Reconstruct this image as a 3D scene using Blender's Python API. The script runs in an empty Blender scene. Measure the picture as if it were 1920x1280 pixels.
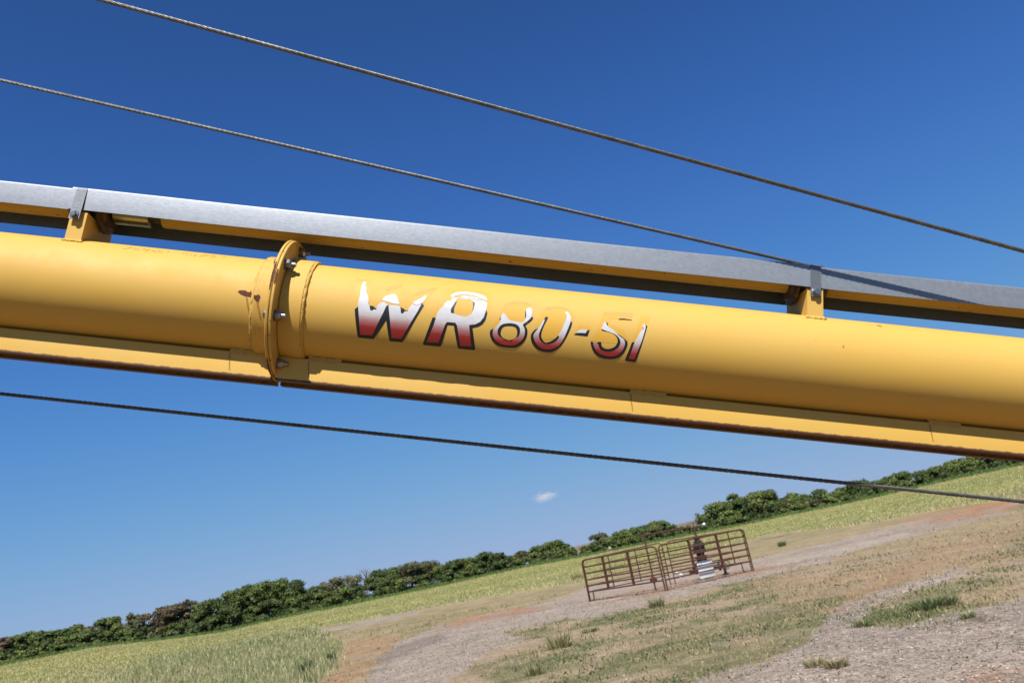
import bpy, bmesh, math, random
import numpy as np
from math import sin, cos, tan, radians, pi, hypot, atan2, acos, sqrt
from mathutils import Vector, Matrix
from mathutils.geometry import tessellate_polygon

random.seed(7)
rng = np.random.default_rng(7)
sc = bpy.context.scene
col = sc.collection

# ------------------------------------------------------------------ camera
F_PX, W_PX, CAM_H = 1550.0, 1920.0, 1.7
ROLL, PITCH = radians(11.0), math.atan(418 / F_PX)
FWD = Vector((0, cos(PITCH), sin(PITCH)))
_R0, _U0 = Vector((1, 0, 0)), Vector((0, -sin(PITCH), cos(PITCH)))
CR = cos(ROLL) * _R0 - sin(ROLL) * _U0
CU = sin(ROLL) * _R0 + cos(ROLL) * _U0
CAM = Vector((0, 0, CAM_H))
cd = bpy.data.cameras.new('camera')
cam = bpy.data.objects.new('camera', cd)
col.objects.link(cam)
m = Matrix((CR, CU, -FWD)).transposed().to_4x4()
m.translation = CAM
cam.matrix_world = m
cd.sensor_width = 36
cd.lens = 36 * F_PX / W_PX
cd.clip_start = 0.05
cd.clip_end = 9000
cd.dof.use_dof = True
cd.dof.focus_distance = 1.66
cd.dof.aperture_fstop = 12
sc.camera = cam

# ------------------------------------------------------------------ sky and sun
SUN = Vector((-0.0676, -0.5745, 0.8157)).normalized()
world = bpy.data.worlds.new('World')
sc.world = world
world.use_nodes = True
wn = world.node_tree
sky = wn.nodes.new('ShaderNodeTexSky')
sky.sky_type = 'NISHITA'
sky.sun_disc = False
sky.sun_elevation = math.asin(SUN.z)
sky.sun_rotation = atan2(SUN.x, SUN.y)
sky.altitude = 300
sky.air_density = 0.8
sky.dust_density = 0.0
sky.ozone_density = 4.0
# the clear deep blue of this day: one tone curve per colour, the same over the whole sky
SKY_K = 0.1
_sep = wn.nodes.new('ShaderNodeSeparateColor')
_com = wn.nodes.new('ShaderNodeCombineColor')
wn.links.new(sky.outputs[0], _sep.inputs[0])
def _wm(op, a, b):
    nd = wn.nodes.new('ShaderNodeMath')
    nd.operation = op
    for s_, v in ((nd.inputs[0], a), (nd.inputs[1], b)):
        if isinstance(v, (int, float)):
            s_.default_value = v
        else:
            wn.links.new(v, s_)
    return nd.outputs[0]
for k, (g_, b_, a_) in enumerate([(1.5, 0.364, 1.903), (1.8, 0.25, 5.877), (3.0, 0.25, 43.864)]):
    c_ = _wm('MULTIPLY', _sep.outputs[k], SKY_K)
    up = _wm('MULTIPLY', _wm('POWER', c_, g_), a_ / SKY_K)
    dn = _wm('ADD', _wm('POWER', _wm('DIVIDE', c_, b_), g_), 1.0)
    wn.links.new(_wm('DIVIDE', up, dn), _com.inputs[k])
wn.links.new(_com.outputs[0], wn.nodes['Background'].inputs['Color'])
wn.nodes['Background'].inputs['Strength'].default_value = 0.064
sl = bpy.data.lights.new('sun', 'SUN')
sl.energy = 5.0
sl.angle = radians(0.53)
sl.color = (1.0, 0.96, 0.90)
so = bpy.data.objects.new('sun', sl)
so.rotation_euler = SUN.to_track_quat('Z', 'Y').to_euler()
so.location = (0, 0, 30)
col.objects.link(so)
sc.view_settings.view_transform = 'Standard'
sc.view_settings.look = 'None'
sc.view_settings.gamma = 1
sc.view_settings.use_curve_mapping = False
sc.view_settings.exposure = 0.65
sc.cycles.volume_bounces = 3

# ------------------------------------------------------------------ helpers
def ray(px, py):
    return ((px - 960) * CR - (py - 640) * CU + F_PX * FWD).normalized()

def ground_at(px, py, z=0.0):
    d = ray(px, py)
    return CAM + d * ((z - CAM_H) / d.z)

def at_dist(px, py, dist):
    """point on the sight line at a horizontal distance"""
    d = ray(px, py)
    return CAM + d * (dist / hypot(d.x, d.y))

def tag(o, label=None, cat=None, group=None, kind=None):
    for k, v in (('label', label), ('category', cat), ('group', group), ('kind', kind)):
        if v:
            o[k] = v
    return o

def empty(name, loc=(0, 0, 0), rz=0.0, matrix=None):
    o = bpy.data.objects.new(name, None)
    o.empty_display_size = 0.2
    col.objects.link(o)
    if matrix is not None:
        o.matrix_world = matrix
    else:
        o.location = loc
        o.rotation_euler = (0, 0, rz)
    return o

def link(name, me, mat=None, parent=None):
    o = bpy.data.objects.new(name, me)
    col.objects.link(o)
    if mat is not None and not me.materials:
        me.materials.append(mat)
    if parent is not None:
        o.parent = parent
    return o

def obj(name, bm, mat=None, parent=None, smooth=False, angle=None):
    bmesh.ops.recalc_face_normals(bm, faces=bm.faces)
    me = bpy.data.meshes.new(name)
    bm.to_mesh(me)
    bm.free()
    if smooth or angle:
        me.shade_smooth()
        if angle:
            me.set_sharp_from_angle(angle=radians(angle))
    return link(name, me, mat, parent)

def np_mesh(name, verts, faces, mat=None, parent=None, attrs=None, smooth=False):
    """verts (n,3), faces (m,k) arrays"""
    me = bpy.data.meshes.new(name)
    verts = np.asarray(verts, dtype=np.float32)
    faces = np.asarray(faces, dtype=np.int32)
    k = faces.shape[1]
    me.vertices.add(len(verts))
    me.vertices.foreach_set('co', verts.ravel())
    me.loops.add(faces.size)
    me.loops.foreach_set('vertex_index', faces.ravel())
    me.polygons.add(len(faces))
    me.polygons.foreach_set('loop_start', np.arange(0, faces.size, k, dtype=np.int32))
    me.polygons.foreach_set('loop_total', np.full(len(faces), k, dtype=np.int32))
    me.update(calc_edges=True)
    if attrs:
        for an, arr in attrs.items():
            arr = np.asarray(arr, dtype=np.float32)
            if arr.ndim == 2:
                a = me.attributes.new(an, 'FLOAT_COLOR', 'POINT')
                c = np.ones((len(verts), 4), dtype=np.float32)
                c[:, :3] = arr
                a.data.foreach_set('color', c.ravel())
            else:
                a = me.attributes.new(an, 'FLOAT', 'POINT')
                a.data.foreach_set('value', arr)
    if smooth:
        me.shade_smooth()
    return link(name, me, mat, parent)

def add_box(bm, lo, hi, bev=0.0):
    vs = [bm.verts.new((x, y, z)) for x in (lo[0], hi[0]) for y in (lo[1], hi[1]) for z in (lo[2], hi[2])]
    for f in ((0, 1, 3, 2), (4, 6, 7, 5), (0, 4, 5, 1), (2, 3, 7, 6), (0, 2, 6, 4), (1, 5, 7, 3)):
        bm.faces.new([vs[i] for i in f])
    if bev:
        es = list({e for v in vs for e in v.link_edges})
        bmesh.ops.bevel(bm, geom=es, offset=bev, segments=2, affect='EDGES', profile=0.5)

def frame_of(a, b):
    d = (b - a).normalized()
    h = Vector((0, 0, 1)) if abs(d.z) < 0.9 else Vector((1, 0, 0))
    x = d.cross(h).normalized()
    return d, x, d.cross(x).normalized()

def add_tube(bm, pts, r, seg=8, cap=True):
    """round bar through points, r one radius or one per point"""
    pts = [Vector(p) for p in pts]
    rs = r if isinstance(r, (list, tuple)) else [r] * len(pts)
    rings = []
    _, x, y = frame_of(pts[0], pts[1])
    for i, p in enumerate(pts):
        d = (pts[min(i + 1, len(pts) - 1)] - pts[max(i - 1, 0)]).normalized()
        x = (x - d * x.dot(d)).normalized()
        y = d.cross(x)
        rings.append([bm.verts.new(p + rs[i] * (cos(2 * pi * k / seg) * x + sin(2 * pi * k / seg) * y)) for k in range(seg)])
    for A, B in zip(rings, rings[1:]):
        for k in range(seg):
            bm.faces.new((A[k], A[(k + 1) % seg], B[(k + 1) % seg], B[k]))
    if cap:
        bm.faces.new(rings[0][::-1])
        bm.faces.new(rings[-1])

def add_lathe(bm, origin, axis, prof, seg=32, closed=False, wob=None):
    """prof: list of (along axis, radius)"""
    o, ax = Vector(origin), Vector(axis).normalized()
    _, x, y = frame_of(Vector((0, 0, 0)), ax)
    rings = []
    for j, (a, r) in enumerate(prof):
        ring = []
        for k in range(seg):
            w = wob(j, k) if wob else 0
            ring.append(bm.verts.new(o + ax * a + (r + w) * (cos(2 * pi * k / seg) * x + sin(2 * pi * k / seg) * y)))
        rings.append(ring)
    n = len(rings)
    for i in range(n if closed else n - 1):
        A, B = rings[i], rings[(i + 1) % n]
        for k in range(seg):
            bm.faces.new((A[k], A[(k + 1) % seg], B[(k + 1) % seg], B[k]))
    if not closed:
        if prof[0][1] > 1e-5:
            bm.faces.new(rings[0][::-1])
        if prof[-1][1] > 1e-5:
            bm.faces.new(rings[-1])
        bmesh.ops.remove_doubles(bm, verts=bm.verts, dist=1e-6)

def add_extrude(bm, poly, axis, a0, a1):
    """poly of (y,z) extruded along local x from a0 to a1 (axis 'x'), or (x,z) along y (axis 'y')"""
    def P(p, a):
        return (a, p[0], p[1]) if axis == 'x' else (p[0], a, p[1])
    A = [bm.verts.new(P(p, a0)) for p in poly]
    B = [bm.verts.new(P(p, a1)) for p in poly]
    n = len(poly)
    for i in range(n):
        bm.faces.new((A[i], A[(i + 1) % n], B[(i + 1) % n], B[i]))
    bm.faces.new(A[::-1])
    bm.faces.new(B)

# value noise for numpy
_perm = rng.random((64, 64, 64)).astype(np.float32)
def vnoise(p):
    p = np.asarray(p, dtype=np.float64)
    i = np.floor(p).astype(int)
    f = p - i
    f = f * f * (3 - 2 * f)
    out = 0
    for dx in (0, 1):
        for dy in (0, 1):
            for dz in (0, 1):
                w = (f[:, 0] if dx else 1 - f[:, 0]) * (f[:, 1] if dy else 1 - f[:, 1]) * (f[:, 2] if dz else 1 - f[:, 2])
                out = out + w * _perm[(i[:, 0] + dx) % 64, (i[:, 1] + dy) % 64, (i[:, 2] + dz) % 64]
    return out
def fbm(x, y, s, octv=3, z=0.0):
    t, a, n = 0, 0.5, 0
    for k in range(octv):
        t = t + a * vnoise(np.stack([x / s * 2 ** k + 13.1 * k, y / s * 2 ** k + 7.7 * k, np.full_like(x, z + 3.3 * k)], 1))
        n += a
        a *= 0.5
    return t / n
def sstep(a, b, x):
    t = np.clip((x - a) / (b - a), 0, 1)
    return t * t * (3 - 2 * t)

# ------------------------------------------------------------------ materials
GAIN = 0.64      # all surface colours below are noted on one scale, brought to real-world albedo here
class NT:
    def __init__(self, name):
        self.mat = bpy.data.materials.new(name)
        self.mat.use_nodes = True
        self.t = self.mat.node_tree
        self.b = self.t.nodes['Principled BSDF']
        self.out = self.t.nodes['Material Output']
    def n(self, typ, **kw):
        nd = self.t.nodes.new(typ)
        for k, v in kw.items():
            if k in nd.inputs:
                nd.inputs[k].default_value = v
            else:
                setattr(nd, k, v)
        return nd
    def l(self, a, b):
        self.t.links.new(a, b)
    def coord(self, which='Object', scale=None):
        c = self.n('ShaderNodeTexCoord').outputs[which]
        if scale:
            mp = self.n('ShaderNodeMapping')
            mp.inputs['Scale'].default_value = scale
            self.l(c, mp.inputs[0])
            c = mp.outputs[0]
        return c
    def noise(self, scale, detail=4, rough=0.55, vec=None):
        nd = self.n('ShaderNodeTexNoise')
        nd.inputs['Scale'].default_value = scale
        nd.inputs['Detail'].default_value = detail
        nd.inputs['Roughness'].default_value = rough
        if vec is not None:
            self.l(vec, nd.inputs['Vector'])
        return nd.outputs[0]
    def ramp(self, fac, stops):
        r = self.n('ShaderNodeValToRGB')
        e = r.color_ramp.elements
        while len(e) < len(stops):
            e.new(0.5)
        for el, (p, c) in zip(e, stops):
            el.position = p
            el.color = (c, c, c, 1) if isinstance(c, (int, float)) else (*c, 1)
        self.l(fac, r.inputs[0])
        return r.outputs[0]
    def mix(self, fac, a, b, mode='MIX'):
        nd = self.n('ShaderNodeMix', data_type='RGBA', blend_type=mode)
        for s, v in ((nd.inputs[0], fac), (nd.inputs[6], a), (nd.inputs[7], b)):
            if isinstance(v, (int, float)):
                s.default_value = v
            elif isinstance(v, tuple):
                s.default_value = (*v, 1)
            else:
                self.l(v, s)
        return nd.outputs[2]
    def math(self, op, a, b=0.0):
        nd = self.n('ShaderNodeMath', operation=op)
        for s, v in ((nd.inputs[0], a), (nd.inputs[1], b)):
            if isinstance(v, (int, float)):
                s.default_value = v
            else:
                self.l(v, s)
        return nd.outputs[0]
    def set(self, **kw):
        for k, v in kw.items():
            k = k.replace('_', ' ')
            if k == 'Base Color':
                v = tuple(c * GAIN for c in v) if isinstance(v, tuple) else self.mix(1.0, v, (GAIN, GAIN, GAIN), 'MULTIPLY')
            if isinstance(v, (int, float)):
                self.b.inputs[k].default_value = v
            elif isinstance(v, tuple):
                self.b.inputs[k].default_value = (*v, 1)
            else:
                self.l(v, self.b.inputs[k])
        return self
    def bump(self, h, strength=0.3, dist=0.001):
        nd = self.n('ShaderNodeBump')
        nd.inputs['Strength'].default_value = strength
        nd.inputs['Distance'].default_value = dist
        self.l(h, nd.inputs['Height'])
        self.l(nd.outputs[0], self.b.inputs['Normal'])
        return self

YEL = (0.81, 0.475, 0.075)
RUST = (0.085, 0.028, 0.015)

def paint(name, rust_edge=None, speck=0.66, grime=0.0):
    a = NT(name)
    c = a.coord()
    big = a.noise(3.0, 3, 0.6, a.coord(scale=(0.4, 2, 2)))
    base = a.mix(a.ramp(big, [(0.35, 0), (0.7, 1)]), YEL, (0.82, 0.515, 0.105))
    scuff = a.ramp(a.noise(30, 6, 0.75, a.coord(scale=(0.22, 1, 1))), [(0.56, 0), (0.70, 0.4)])
    base = a.mix(scuff, base, (0.84, 0.53, 0.17))
    dust = a.ramp(a.noise(5, 6, 0.7, a.coord(scale=(1, 1.5, 0.6))), [(0.5, 0), (0.75, 0.16)])
    base = a.mix(dust, base, (0.62, 0.45, 0.22))
    if grime:
        g = a.ramp(a.noise(14, 5, 0.7), [(0.45, 0), (0.75, grime)])
        base = a.mix(g, base, (0.30, 0.15, 0.04))
    spots = a.ramp(a.noise(75, 3, 0.6, c), [(speck + 0.1, 0), (speck + 0.13, 1)])
    base = a.mix(spots, base, (0.20, 0.08, 0.03))
    if rust_edge:
        lo, hi = rust_edge
        sep = a.n('ShaderNodeSeparateXYZ')
        a.l(c, sep.inputs[0])
        wob = a.math('MULTIPLY', a.math('SUBTRACT', a.noise(60, 4, 0.7, c), 0.5), 0.006)
        z = a.math('ADD', sep.outputs[2], wob)
        mr = a.n('ShaderNodeMapRange')
        mr.inputs['From Min'].default_value = lo
        mr.inputs['From Max'].default_value = hi
        mr.inputs['To Min'].default_value = 1
        mr.inputs['To Max'].default_value = 0
        a.l(z, mr.inputs[0])
        base = a.mix(mr.outputs[0], base, (0.11, 0.038, 0.018))
    a.set(Base_Color=base, Roughness=a.ramp(a.noise(20, 4, 0.6, c), [(0.3, 0.60), (0.7, 0.72)]))
    a.b.inputs['Specular IOR Level'].default_value = 0.42
    a.bump(a.math('ADD', a.noise(260, 2, 0.5, c), a.math('MULTIPLY', a.noise(7, 3, 0.5, c), 9.0)), 0.06, 0.0009)
    return a.mat

def galvanized(name, tone=0.37, rough=0.50):
    a = NT(name)
    c = a.coord()
    spang = a.n('ShaderNodeTexVoronoi')
    spang.inputs['Scale'].default_value = 150
    a.l(c, spang.inputs['Vector'])
    v = a.ramp(spang.outputs['Color'], [(0.0, tone * 0.86), (1.0, tone * 1.06)])
    streak = a.noise(40, 5, 0.65, a.coord(scale=(0.05, 1, 1)))
    v = a.mix(a.ramp(streak, [(0.4, 0), (0.75, 0.3)]), v, (tone * 0.78, tone * 0.8, tone * 0.85))
    fine = a.noise(420, 3, 0.6, a.coord(scale=(0.22, 1, 1)))
    v = a.mix(a.ramp(fine, [(0.35, 0), (0.7, 0.35)]), v, (tone * 1.25, tone * 1.27, tone * 1.3))
    v = a.mix(1.0, v, (0.90, 0.98, 1.09), 'MULTIPLY')
    a.set(Base_Color=v, Metallic=0.45, Roughness=a.ramp(streak, [(0.3, rough - 0.06), (0.7, rough + 0.08)]))
    a.bump(fine, 0.25, 0.0005)
    return a.mat

def plain(name, c0, rough=0.6, c1=None, scale=30, metal=0.0, bump=0.0, spec=0.5):
    a = NT(name)
    if c1:
        base = a.mix(a.ramp(a.noise(scale, 5, 0.65, a.coord()), [(0.35, 0), (0.68, 1)]), c0, c1)
    else:
        base = c0
    a.set(Base_Color=base, Roughness=rough, Metallic=metal)
    a.b.inputs['Specular IOR Level'].default_value = spec
    if bump:
        a.bump(a.noise(scale * 2, 4, 0.6, a.coord()), bump, 0.002)
    return a.mat

M_paint = paint('yellow_paint')
M_track = paint('yellow_paint_rusty_edge', rust_edge=(-0.1490, -0.1466))
M_dull = paint('yellow_paint_weathered', speck=0.58, grime=0.5)
M_shaft = paint('yellow_shaft_paint', speck=0.57, grime=0.25)
M_galv = galvanized('galvanized_sheet')
M_strap = galvanized('galvanized_strap', 0.22, 0.5)
M_zinc = plain('zinc_bolt', (0.5, 0.51, 0.53), 0.3, (0.34, 0.35, 0.38), 200, metal=0.9)
M_sleeve = plain('plated_sleeve', (0.55, 0.5, 0.35), 0.3, (0.38, 0.33, 0.22), 60, metal=0.9)
M_rust = plain('rust', (0.085, 0.022, 0.013), 0.9, (0.17, 0.05, 0.022), 90, bump=0.3)
M_streak = plain('rust_stain', (0.44, 0.16, 0.025), 0.6, (0.60, 0.27, 0.04), 50)
M_bearing = plain('rusty_bearing', (0.16, 0.075, 0.02), 0.6, (0.04, 0.022, 0.015), 60, metal=0.2)
M_cable = plain('wire_rope', (0.25, 0.245, 0.23), 0.42, (0.13, 0.128, 0.12), 30, metal=0.6)
M_black = plain('black_decal', (0.012, 0.013, 0.016), 0.4)
M_ghost = plain('decal_ghost', (0.84, 0.455, 0.036), 0.6, (0.82, 0.46, 0.05), 90)
M_residue = plain('decal_residue', (0.74, 0.46, 0.12), 0.7, (0.68, 0.38, 0.055), 140)
M_pencil = plain('grease_pencil', (0.42, 0.22, 0.05), 0.7)
M_red_steel = plain('rusty_red_steel', (0.078, 0.019, 0.010), 0.7, (0.125, 0.034, 0.018), 6, bump=0.1)
M_red_dark = plain('rusty_dark_steel', (0.070, 0.022, 0.013), 0.75, (0.12, 0.04, 0.022), 8)
M_iron = plain('black_iron', (0.020, 0.017, 0.016), 0.6, (0.05, 0.03, 0.022), 9)
M_tan_steel = plain('bare_steel', (0.30, 0.22, 0.14), 0.6, (0.2, 0.11, 0.06), 8)
M_white = plain('white_enamel', (1.0, 1.0, 1.0), 0.35, (0.92, 0.93, 0.95), 12)
M_white_dark = plain('dark_print', (0.06, 0.06, 0.07), 0.5)

# ------------------------------------------------------------------ the auger's own frame
# local x runs along the tube (down to the right), local y points away from the camera side, local z up across the tube
D0 = 1.71
A0 = CAM + D0 * (FWD - (627 - 640) / F_PX * CU)
T = (0.995 * CR - 0.1022 * CU + 0.016 * FWD).normalized()
N = (Vector((0, 0, 1)) - T.z * T).normalized()
S = T.cross(N)
MA = Matrix((T, -S, N)).transposed().to_4x4()
MA.translation = A0
MAI = MA.inverted()
R = 0.1016
CL = MAI @ CAM

def L(u, v, w):
    return Vector((u, -v, w))

def aug_v(px, py, v):
    """sight line met with the plane v = const of the auger frame -> u, w"""
    d = MAI.to_3x3() @ ray(px, py)
    k = (-v - CL.y) / d.y
    p = CL + k * d
    return p.x, p.z

def aug_cyl(px, py, r=R):
    """sight line met with the tube surface -> (u, angle from camera side towards up)"""
    d = MAI.to_3x3() @ ray(px, py)
    a = d.y ** 2 + d.z ** 2
    b = CL.y * d.y + CL.z * d.z
    c = CL.y ** 2 + CL.z ** 2 - r * r
    k = (-b - sqrt(max(b * b - a * c, 0))) / a
    p = CL + k * d
    return p.x, atan2(p.z, -p.y)

def on_cyl(u, th, r):
    return L(u, r * cos(th), r * sin(th))

auger = empty('grain_auger', matrix=MA)
tag(auger, 'long yellow grain auger tube with galvanized driveshaft cover crossing the sky', 'grain auger')

U0, U1 = -6.2, 3.6          # ends of the auger
UF = -0.463                 # flange joint
# tube sections
def tube(u0, u1):
    bm = bmesh.new()
    n = max(2, int((u1 - u0) / 0.4))
    add_lathe(bm, (0, 0, 0), (1, 0, 0), [(u0 + (u1 - u0) * i / n, R) for i in range(n + 1)], 96)
    return obj('tube_section', bm, M_paint, auger, angle=40)
tube(U0, UF - 0.006)
tube(UF + 0.006, U1)

# collars with weld beads, flange plates
def lumpy(seed, amp):
    rr = random.Random(seed)
    tab = [rr.uniform(-1, 1) for _ in range(200)]
    return lambda j, k: amp * tab[(k * 7 + j * 3) % 200]
for (a, b, we) in ((UF - 0.044, UF - 0.0065, UF - 0.044), (UF + 0.0065, UF + 0.052, UF + 0.052)):
    bm = bmesh.new()
    add_lathe(bm, (0, 0, 0), (1, 0, 0), [(a, R - 0.002), (a, R + 0.0045), (a + 0.002, R + 0.0065), (b - 0.002, R + 0.0065), (b, R + 0.0045), (b, R - 0.002)], 96, closed=True)
    cl = obj('collar', bm, M_dull if we < UF else M_paint, auger, angle=40)
    bm = bmesh.new()
    sg = -1 if we < UF else 1
    prof = [(we + sg * 0.0045 * cos(q) * (1 if cos(q) > 0 else 0.3), R + 0.0015 + 0.0036 * sin(q)) for q in np.linspace(0, 2 * pi, 8, endpoint=False)]
    add_lathe(bm, (0, 0, 0), (1, 0, 0), prof, 150, closed=True, wob=lumpy(3 if sg > 0 else 5, 0.0019))
    obj('weld_bead', bm, M_dull, cl, smooth=True)
RF = 0.146
for k, (a, b) in enumerate(((UF - 0.0062, UF - 0.0004), (UF + 0.0004, UF + 0.0062))):
    bm = bmesh.new()
    rr = RF - 0.001 * k
    add_lathe(bm, (0, 0, 0), (1, 0, 0), [(a, R - 0.004), (a, rr - 0.0012), (a + 0.0012, rr), (b - 0.0012, rr), (b, rr - 0.0012), (b, R - 0.004)], 128, closed=True)
    obj('flange_plate', bm, M_dull, auger, angle=35)

# flange bolts, seven round the ring
for k in range(7):
    an = radians(82 - 360 / 7 * k)
    c = L(0, 0.125 * cos(an), 0.125 * sin(an))
    bm = bmesh.new()
    x0 = UF - 0.0062
    add_lathe(bm, c, (1, 0, 0), [(x0 - 0.008, 0.0080), (x0 - 0.006, 0.0092), (x0, 0.0092)], 6)      # head
    add_lathe(bm, c, (1, 0, 0), [(x0, 0.0118), (x0, 0.0118), (x0 - 0.0012, 0.0118), (x0 - 0.0012, 0.005)], 20, closed=False)
    add_lathe(bm, c, (1, 0, 0), [(UF + 0.006, 0.0048), (UF + 0.0265, 0.0048), (UF + 0.028, 0.0036)], 14)   # thread end
    b = obj('bolt', bm, M_zinc, auger, angle=30)
    bm = bmesh.new()
    f = UF + 0.0062
    add_lathe(bm, c, (1, 0, 0), [(f, 0.0115), (f + 0.0018, 0.0115), (f + 0.0018, 0.005)], 20)
    obj('washer', bm, M_zinc, b, angle=30)
    bm = bmesh.new()
    add_lathe(bm, c, (1, 0, 0), [(f + 0.0018, 0.0090), (f + 0.0028, 0.0098), (f + 0.0095, 0.0098), (f + 0.0105, 0.0088), (f + 0.0135, 0.0070), (f + 0.0135, 0.0047)], 6)
    obj('nut', bm, M_zinc, b, angle=25)

# roller track welded under the tube
WT, WB, HV, TH = -0.1022, -0.1475, 0.0345, 0.0045
def track(u0, u1):
    r_ = 0.005
    out = [(-HV, WB), (-HV, WT - r_)] + [(-HV + r_ - r_ * cos(q), WT - r_ + r_ * sin(q)) for q in (0.5, 1.0)] + [(-HV + r_, WT)]
    out += [(HV - r_, WT)] + [(HV - r_ + r_ * sin(q), WT - r_ + r_ * cos(q)) for q in (0.57, 1.07)] + [(HV, WT - r_), (HV, WB)]
    inn = [(HV, WB - 0.004), (HV - 0.018, WB - 0.004), (HV - 0.018, WB), (HV - TH, WB), (HV - TH, WT - TH), (-HV + TH, WT - TH), (-HV + TH, WB), (-HV + 0.018, WB), (-HV + 0.018, WB - 0.004), (-HV, WB - 0.004)]
    bm = bmesh.new()
    n = max(1, int((u1 - u0) / 0.5))
    poly = [(y, z) for y, z in out + inn]
    rings = [[bm.verts.new((u0 + (u1 - u0) * i / n, y, z)) for y, z in poly] for i in range(n + 1)]
    m_ = len(poly)
    for A, B in zip(rings, rings[1:]):
        for i in range(m_):
            bm.faces.new((A[i], A[(i + 1) % m_], B[(i + 1) % m_], B[i]))
    for rg in (rings[0], rings[-1][::-1]):
        f = bm.faces.new(rg)
        bmesh.ops.triangulate(bm, faces=[f])
    return obj('roller_track', bm, M_track, auger, angle=35)
tr1 = track(U0 + 0.1, UF - 0.003)
tr2 = track(UF + 0.005, U1 - 0.1)
# stitch weld tabs with a rust run beside each
def strip_on_track(poly, mat, name, par):
    bm = bmesh.new()
    bm.faces.new([bm.verts.new(L(u, HV + 0.0004, w)) for u, w in poly])
    return obj(name, bm, mat, par)
for px, wpx in ((430, 78), (578, 62), (1182, 68), (1742, 60), (-110, 70), (2300, 60)):
    py = 640 + 0.095 * (px - 200)
    ua, _ = aug_v(px, py, HV)
    ub, _ = aug_v(px + wpx, py, HV)
    par = tr1 if px < 500 else tr2
    bm = bmesh.new()
    nn = 9
    for i in range(nn):
        a, b = ua + (ub - ua) * i / nn, ua + (ub - ua) * (i + 1) / nn
        j = random.uniform(-0.0012, 0.0012)
        add_extrude(bm, [(-HV - 0.0010 + j * 0.5, WT - 0.0045 + j), (-HV + 0.012, WT - 0.003), (-0.022, -0.0985), (-HV + 0.002, -0.0965 + j)], 'x', a, b - 0.0002)
    obj('weld_tab', bm, M_dull, par)
    if px > 0:
        q = [(ua - 0.001, WT - 0.006), (ua + 0.002, WT - 0.006), (ua + 0.0045, WT - 0.022), (ua + 0.0075, WB + 0.006), (ua + 0.006, WB + 0.004), (ua + 0.002, WT - 0.022)]
        strip_on_track(q, M_streak, 'rust_stain', par)

# driveshaft, brackets, bearings, cover and straps over the tube
SW, SR = 0.1755, 0.0205
bu = [-0.9, 0.612]
step = bu[1] - bu[0]
BR = [bu[0] - 3 * step, bu[0] - 2 * step, bu[0] - step, bu[0], bu[1], bu[1] + step]
BWID = 0.033
def bracket(u, face):
    a, b = u - BWID / 2, u + BWID / 2
    vf, wt = 0.058, 0.1475
    bm = bmesh.new()
    foot = lambda v: sqrt(R * R - v * v) - 0.001
    # front web
    add_extrude(bm, [(-vf, foot(vf)), (-vf, wt), (-vf + 0.004, wt), (-vf + 0.004, foot(vf))], 'x', a, b)
    # the two side plates with curved foot
    vs = np.linspace(vf - 0.0042, -vf, 14)
    poly = [(-v, foot(v)) for v in vs] + [(vf, wt)] + [(-vf + 0.0042, wt)]
    for x0, x1 in ((a, a + 0.004), (b - 0.004, b)):
        add_extrude(bm, poly, 'x', x0, x1)
    br = obj('shaft_bracket', bm, M_paint, auger)
    # weld at the foot
    bm = bmesh.new()
    pts = []
    for i in range(26):
        uu = a - 0.004 + (BWID + 0.008) * i / 25
        v = vf + 0.0015 + random.uniform(-.0008, .0008)
        pts.append(L(uu, v, sqrt(R * R - v * v) + 0.001))
    add_tube(bm, pts, [0.0036 + random.uniform(-.0012, .0012) for _ in pts], 8)
    obj('weld_bead', bm, M_paint, br, smooth=True)
    for sg, x in ((-1, a), (1, b)):
        bm = bmesh.new()
        c = L(0, 0, SW)
        add_lathe(bm, c, (1, 0, 0), [(x, 0.0255), (x + sg * 0.006, 0.0255), (x + sg * 0.008, 0.046), (x + sg * 0.013, 0.046), (x + sg * 0.016, 0.036), (x + sg * 0.022, 0.034), (x + sg * 0.023, 0.0205)][1:], 36)
        obj('bearing', bm, M_bearing, br, angle=35)
    return br
for u in BR:
    bracket(u, 1)

# driveshaft between brackets
for i, u in enumerate(BR[:-1]):
    bm = bmesh.new()
    a, b = u + 0.045, BR[i + 1] - 0.020
    plain_end = i % 2 == 0
    s0 = a + (0.075 if not plain_end else -0.045)
    c = L(0, 0, SW)
    add_lathe(bm, c, (1, 0, 0), [(s0 + 0.024, SR - 0.004), (s0 + 0.026, SR - 0.001), (s0 + 0.03, SR), ((s0 + b) / 2, SR), (b, SR)], 28)
    sh = obj('drive_shaft', bm, M_shaft, auger, angle=40)
    bm = bmesh.new()
    add_lathe(bm, c, (1, 0, 0), [(u + 0.02, 0.0125), (s0 + 0.03, 0.0125)], 20)
    obj('stub_shaft', bm, M_bearing, sh, angle=40)
    if plain_end:
        continue
    bm = bmesh.new()
    add_lathe(bm, c, (1, 0, 0), [(a, 0.0215), (a + 0.001, 0.0228), (s0 - 0.001, 0.0228), (s0, 0.0215)], 28)
    obj('coupling_sleeve', bm, M_sleeve, sh, angle=40)

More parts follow.
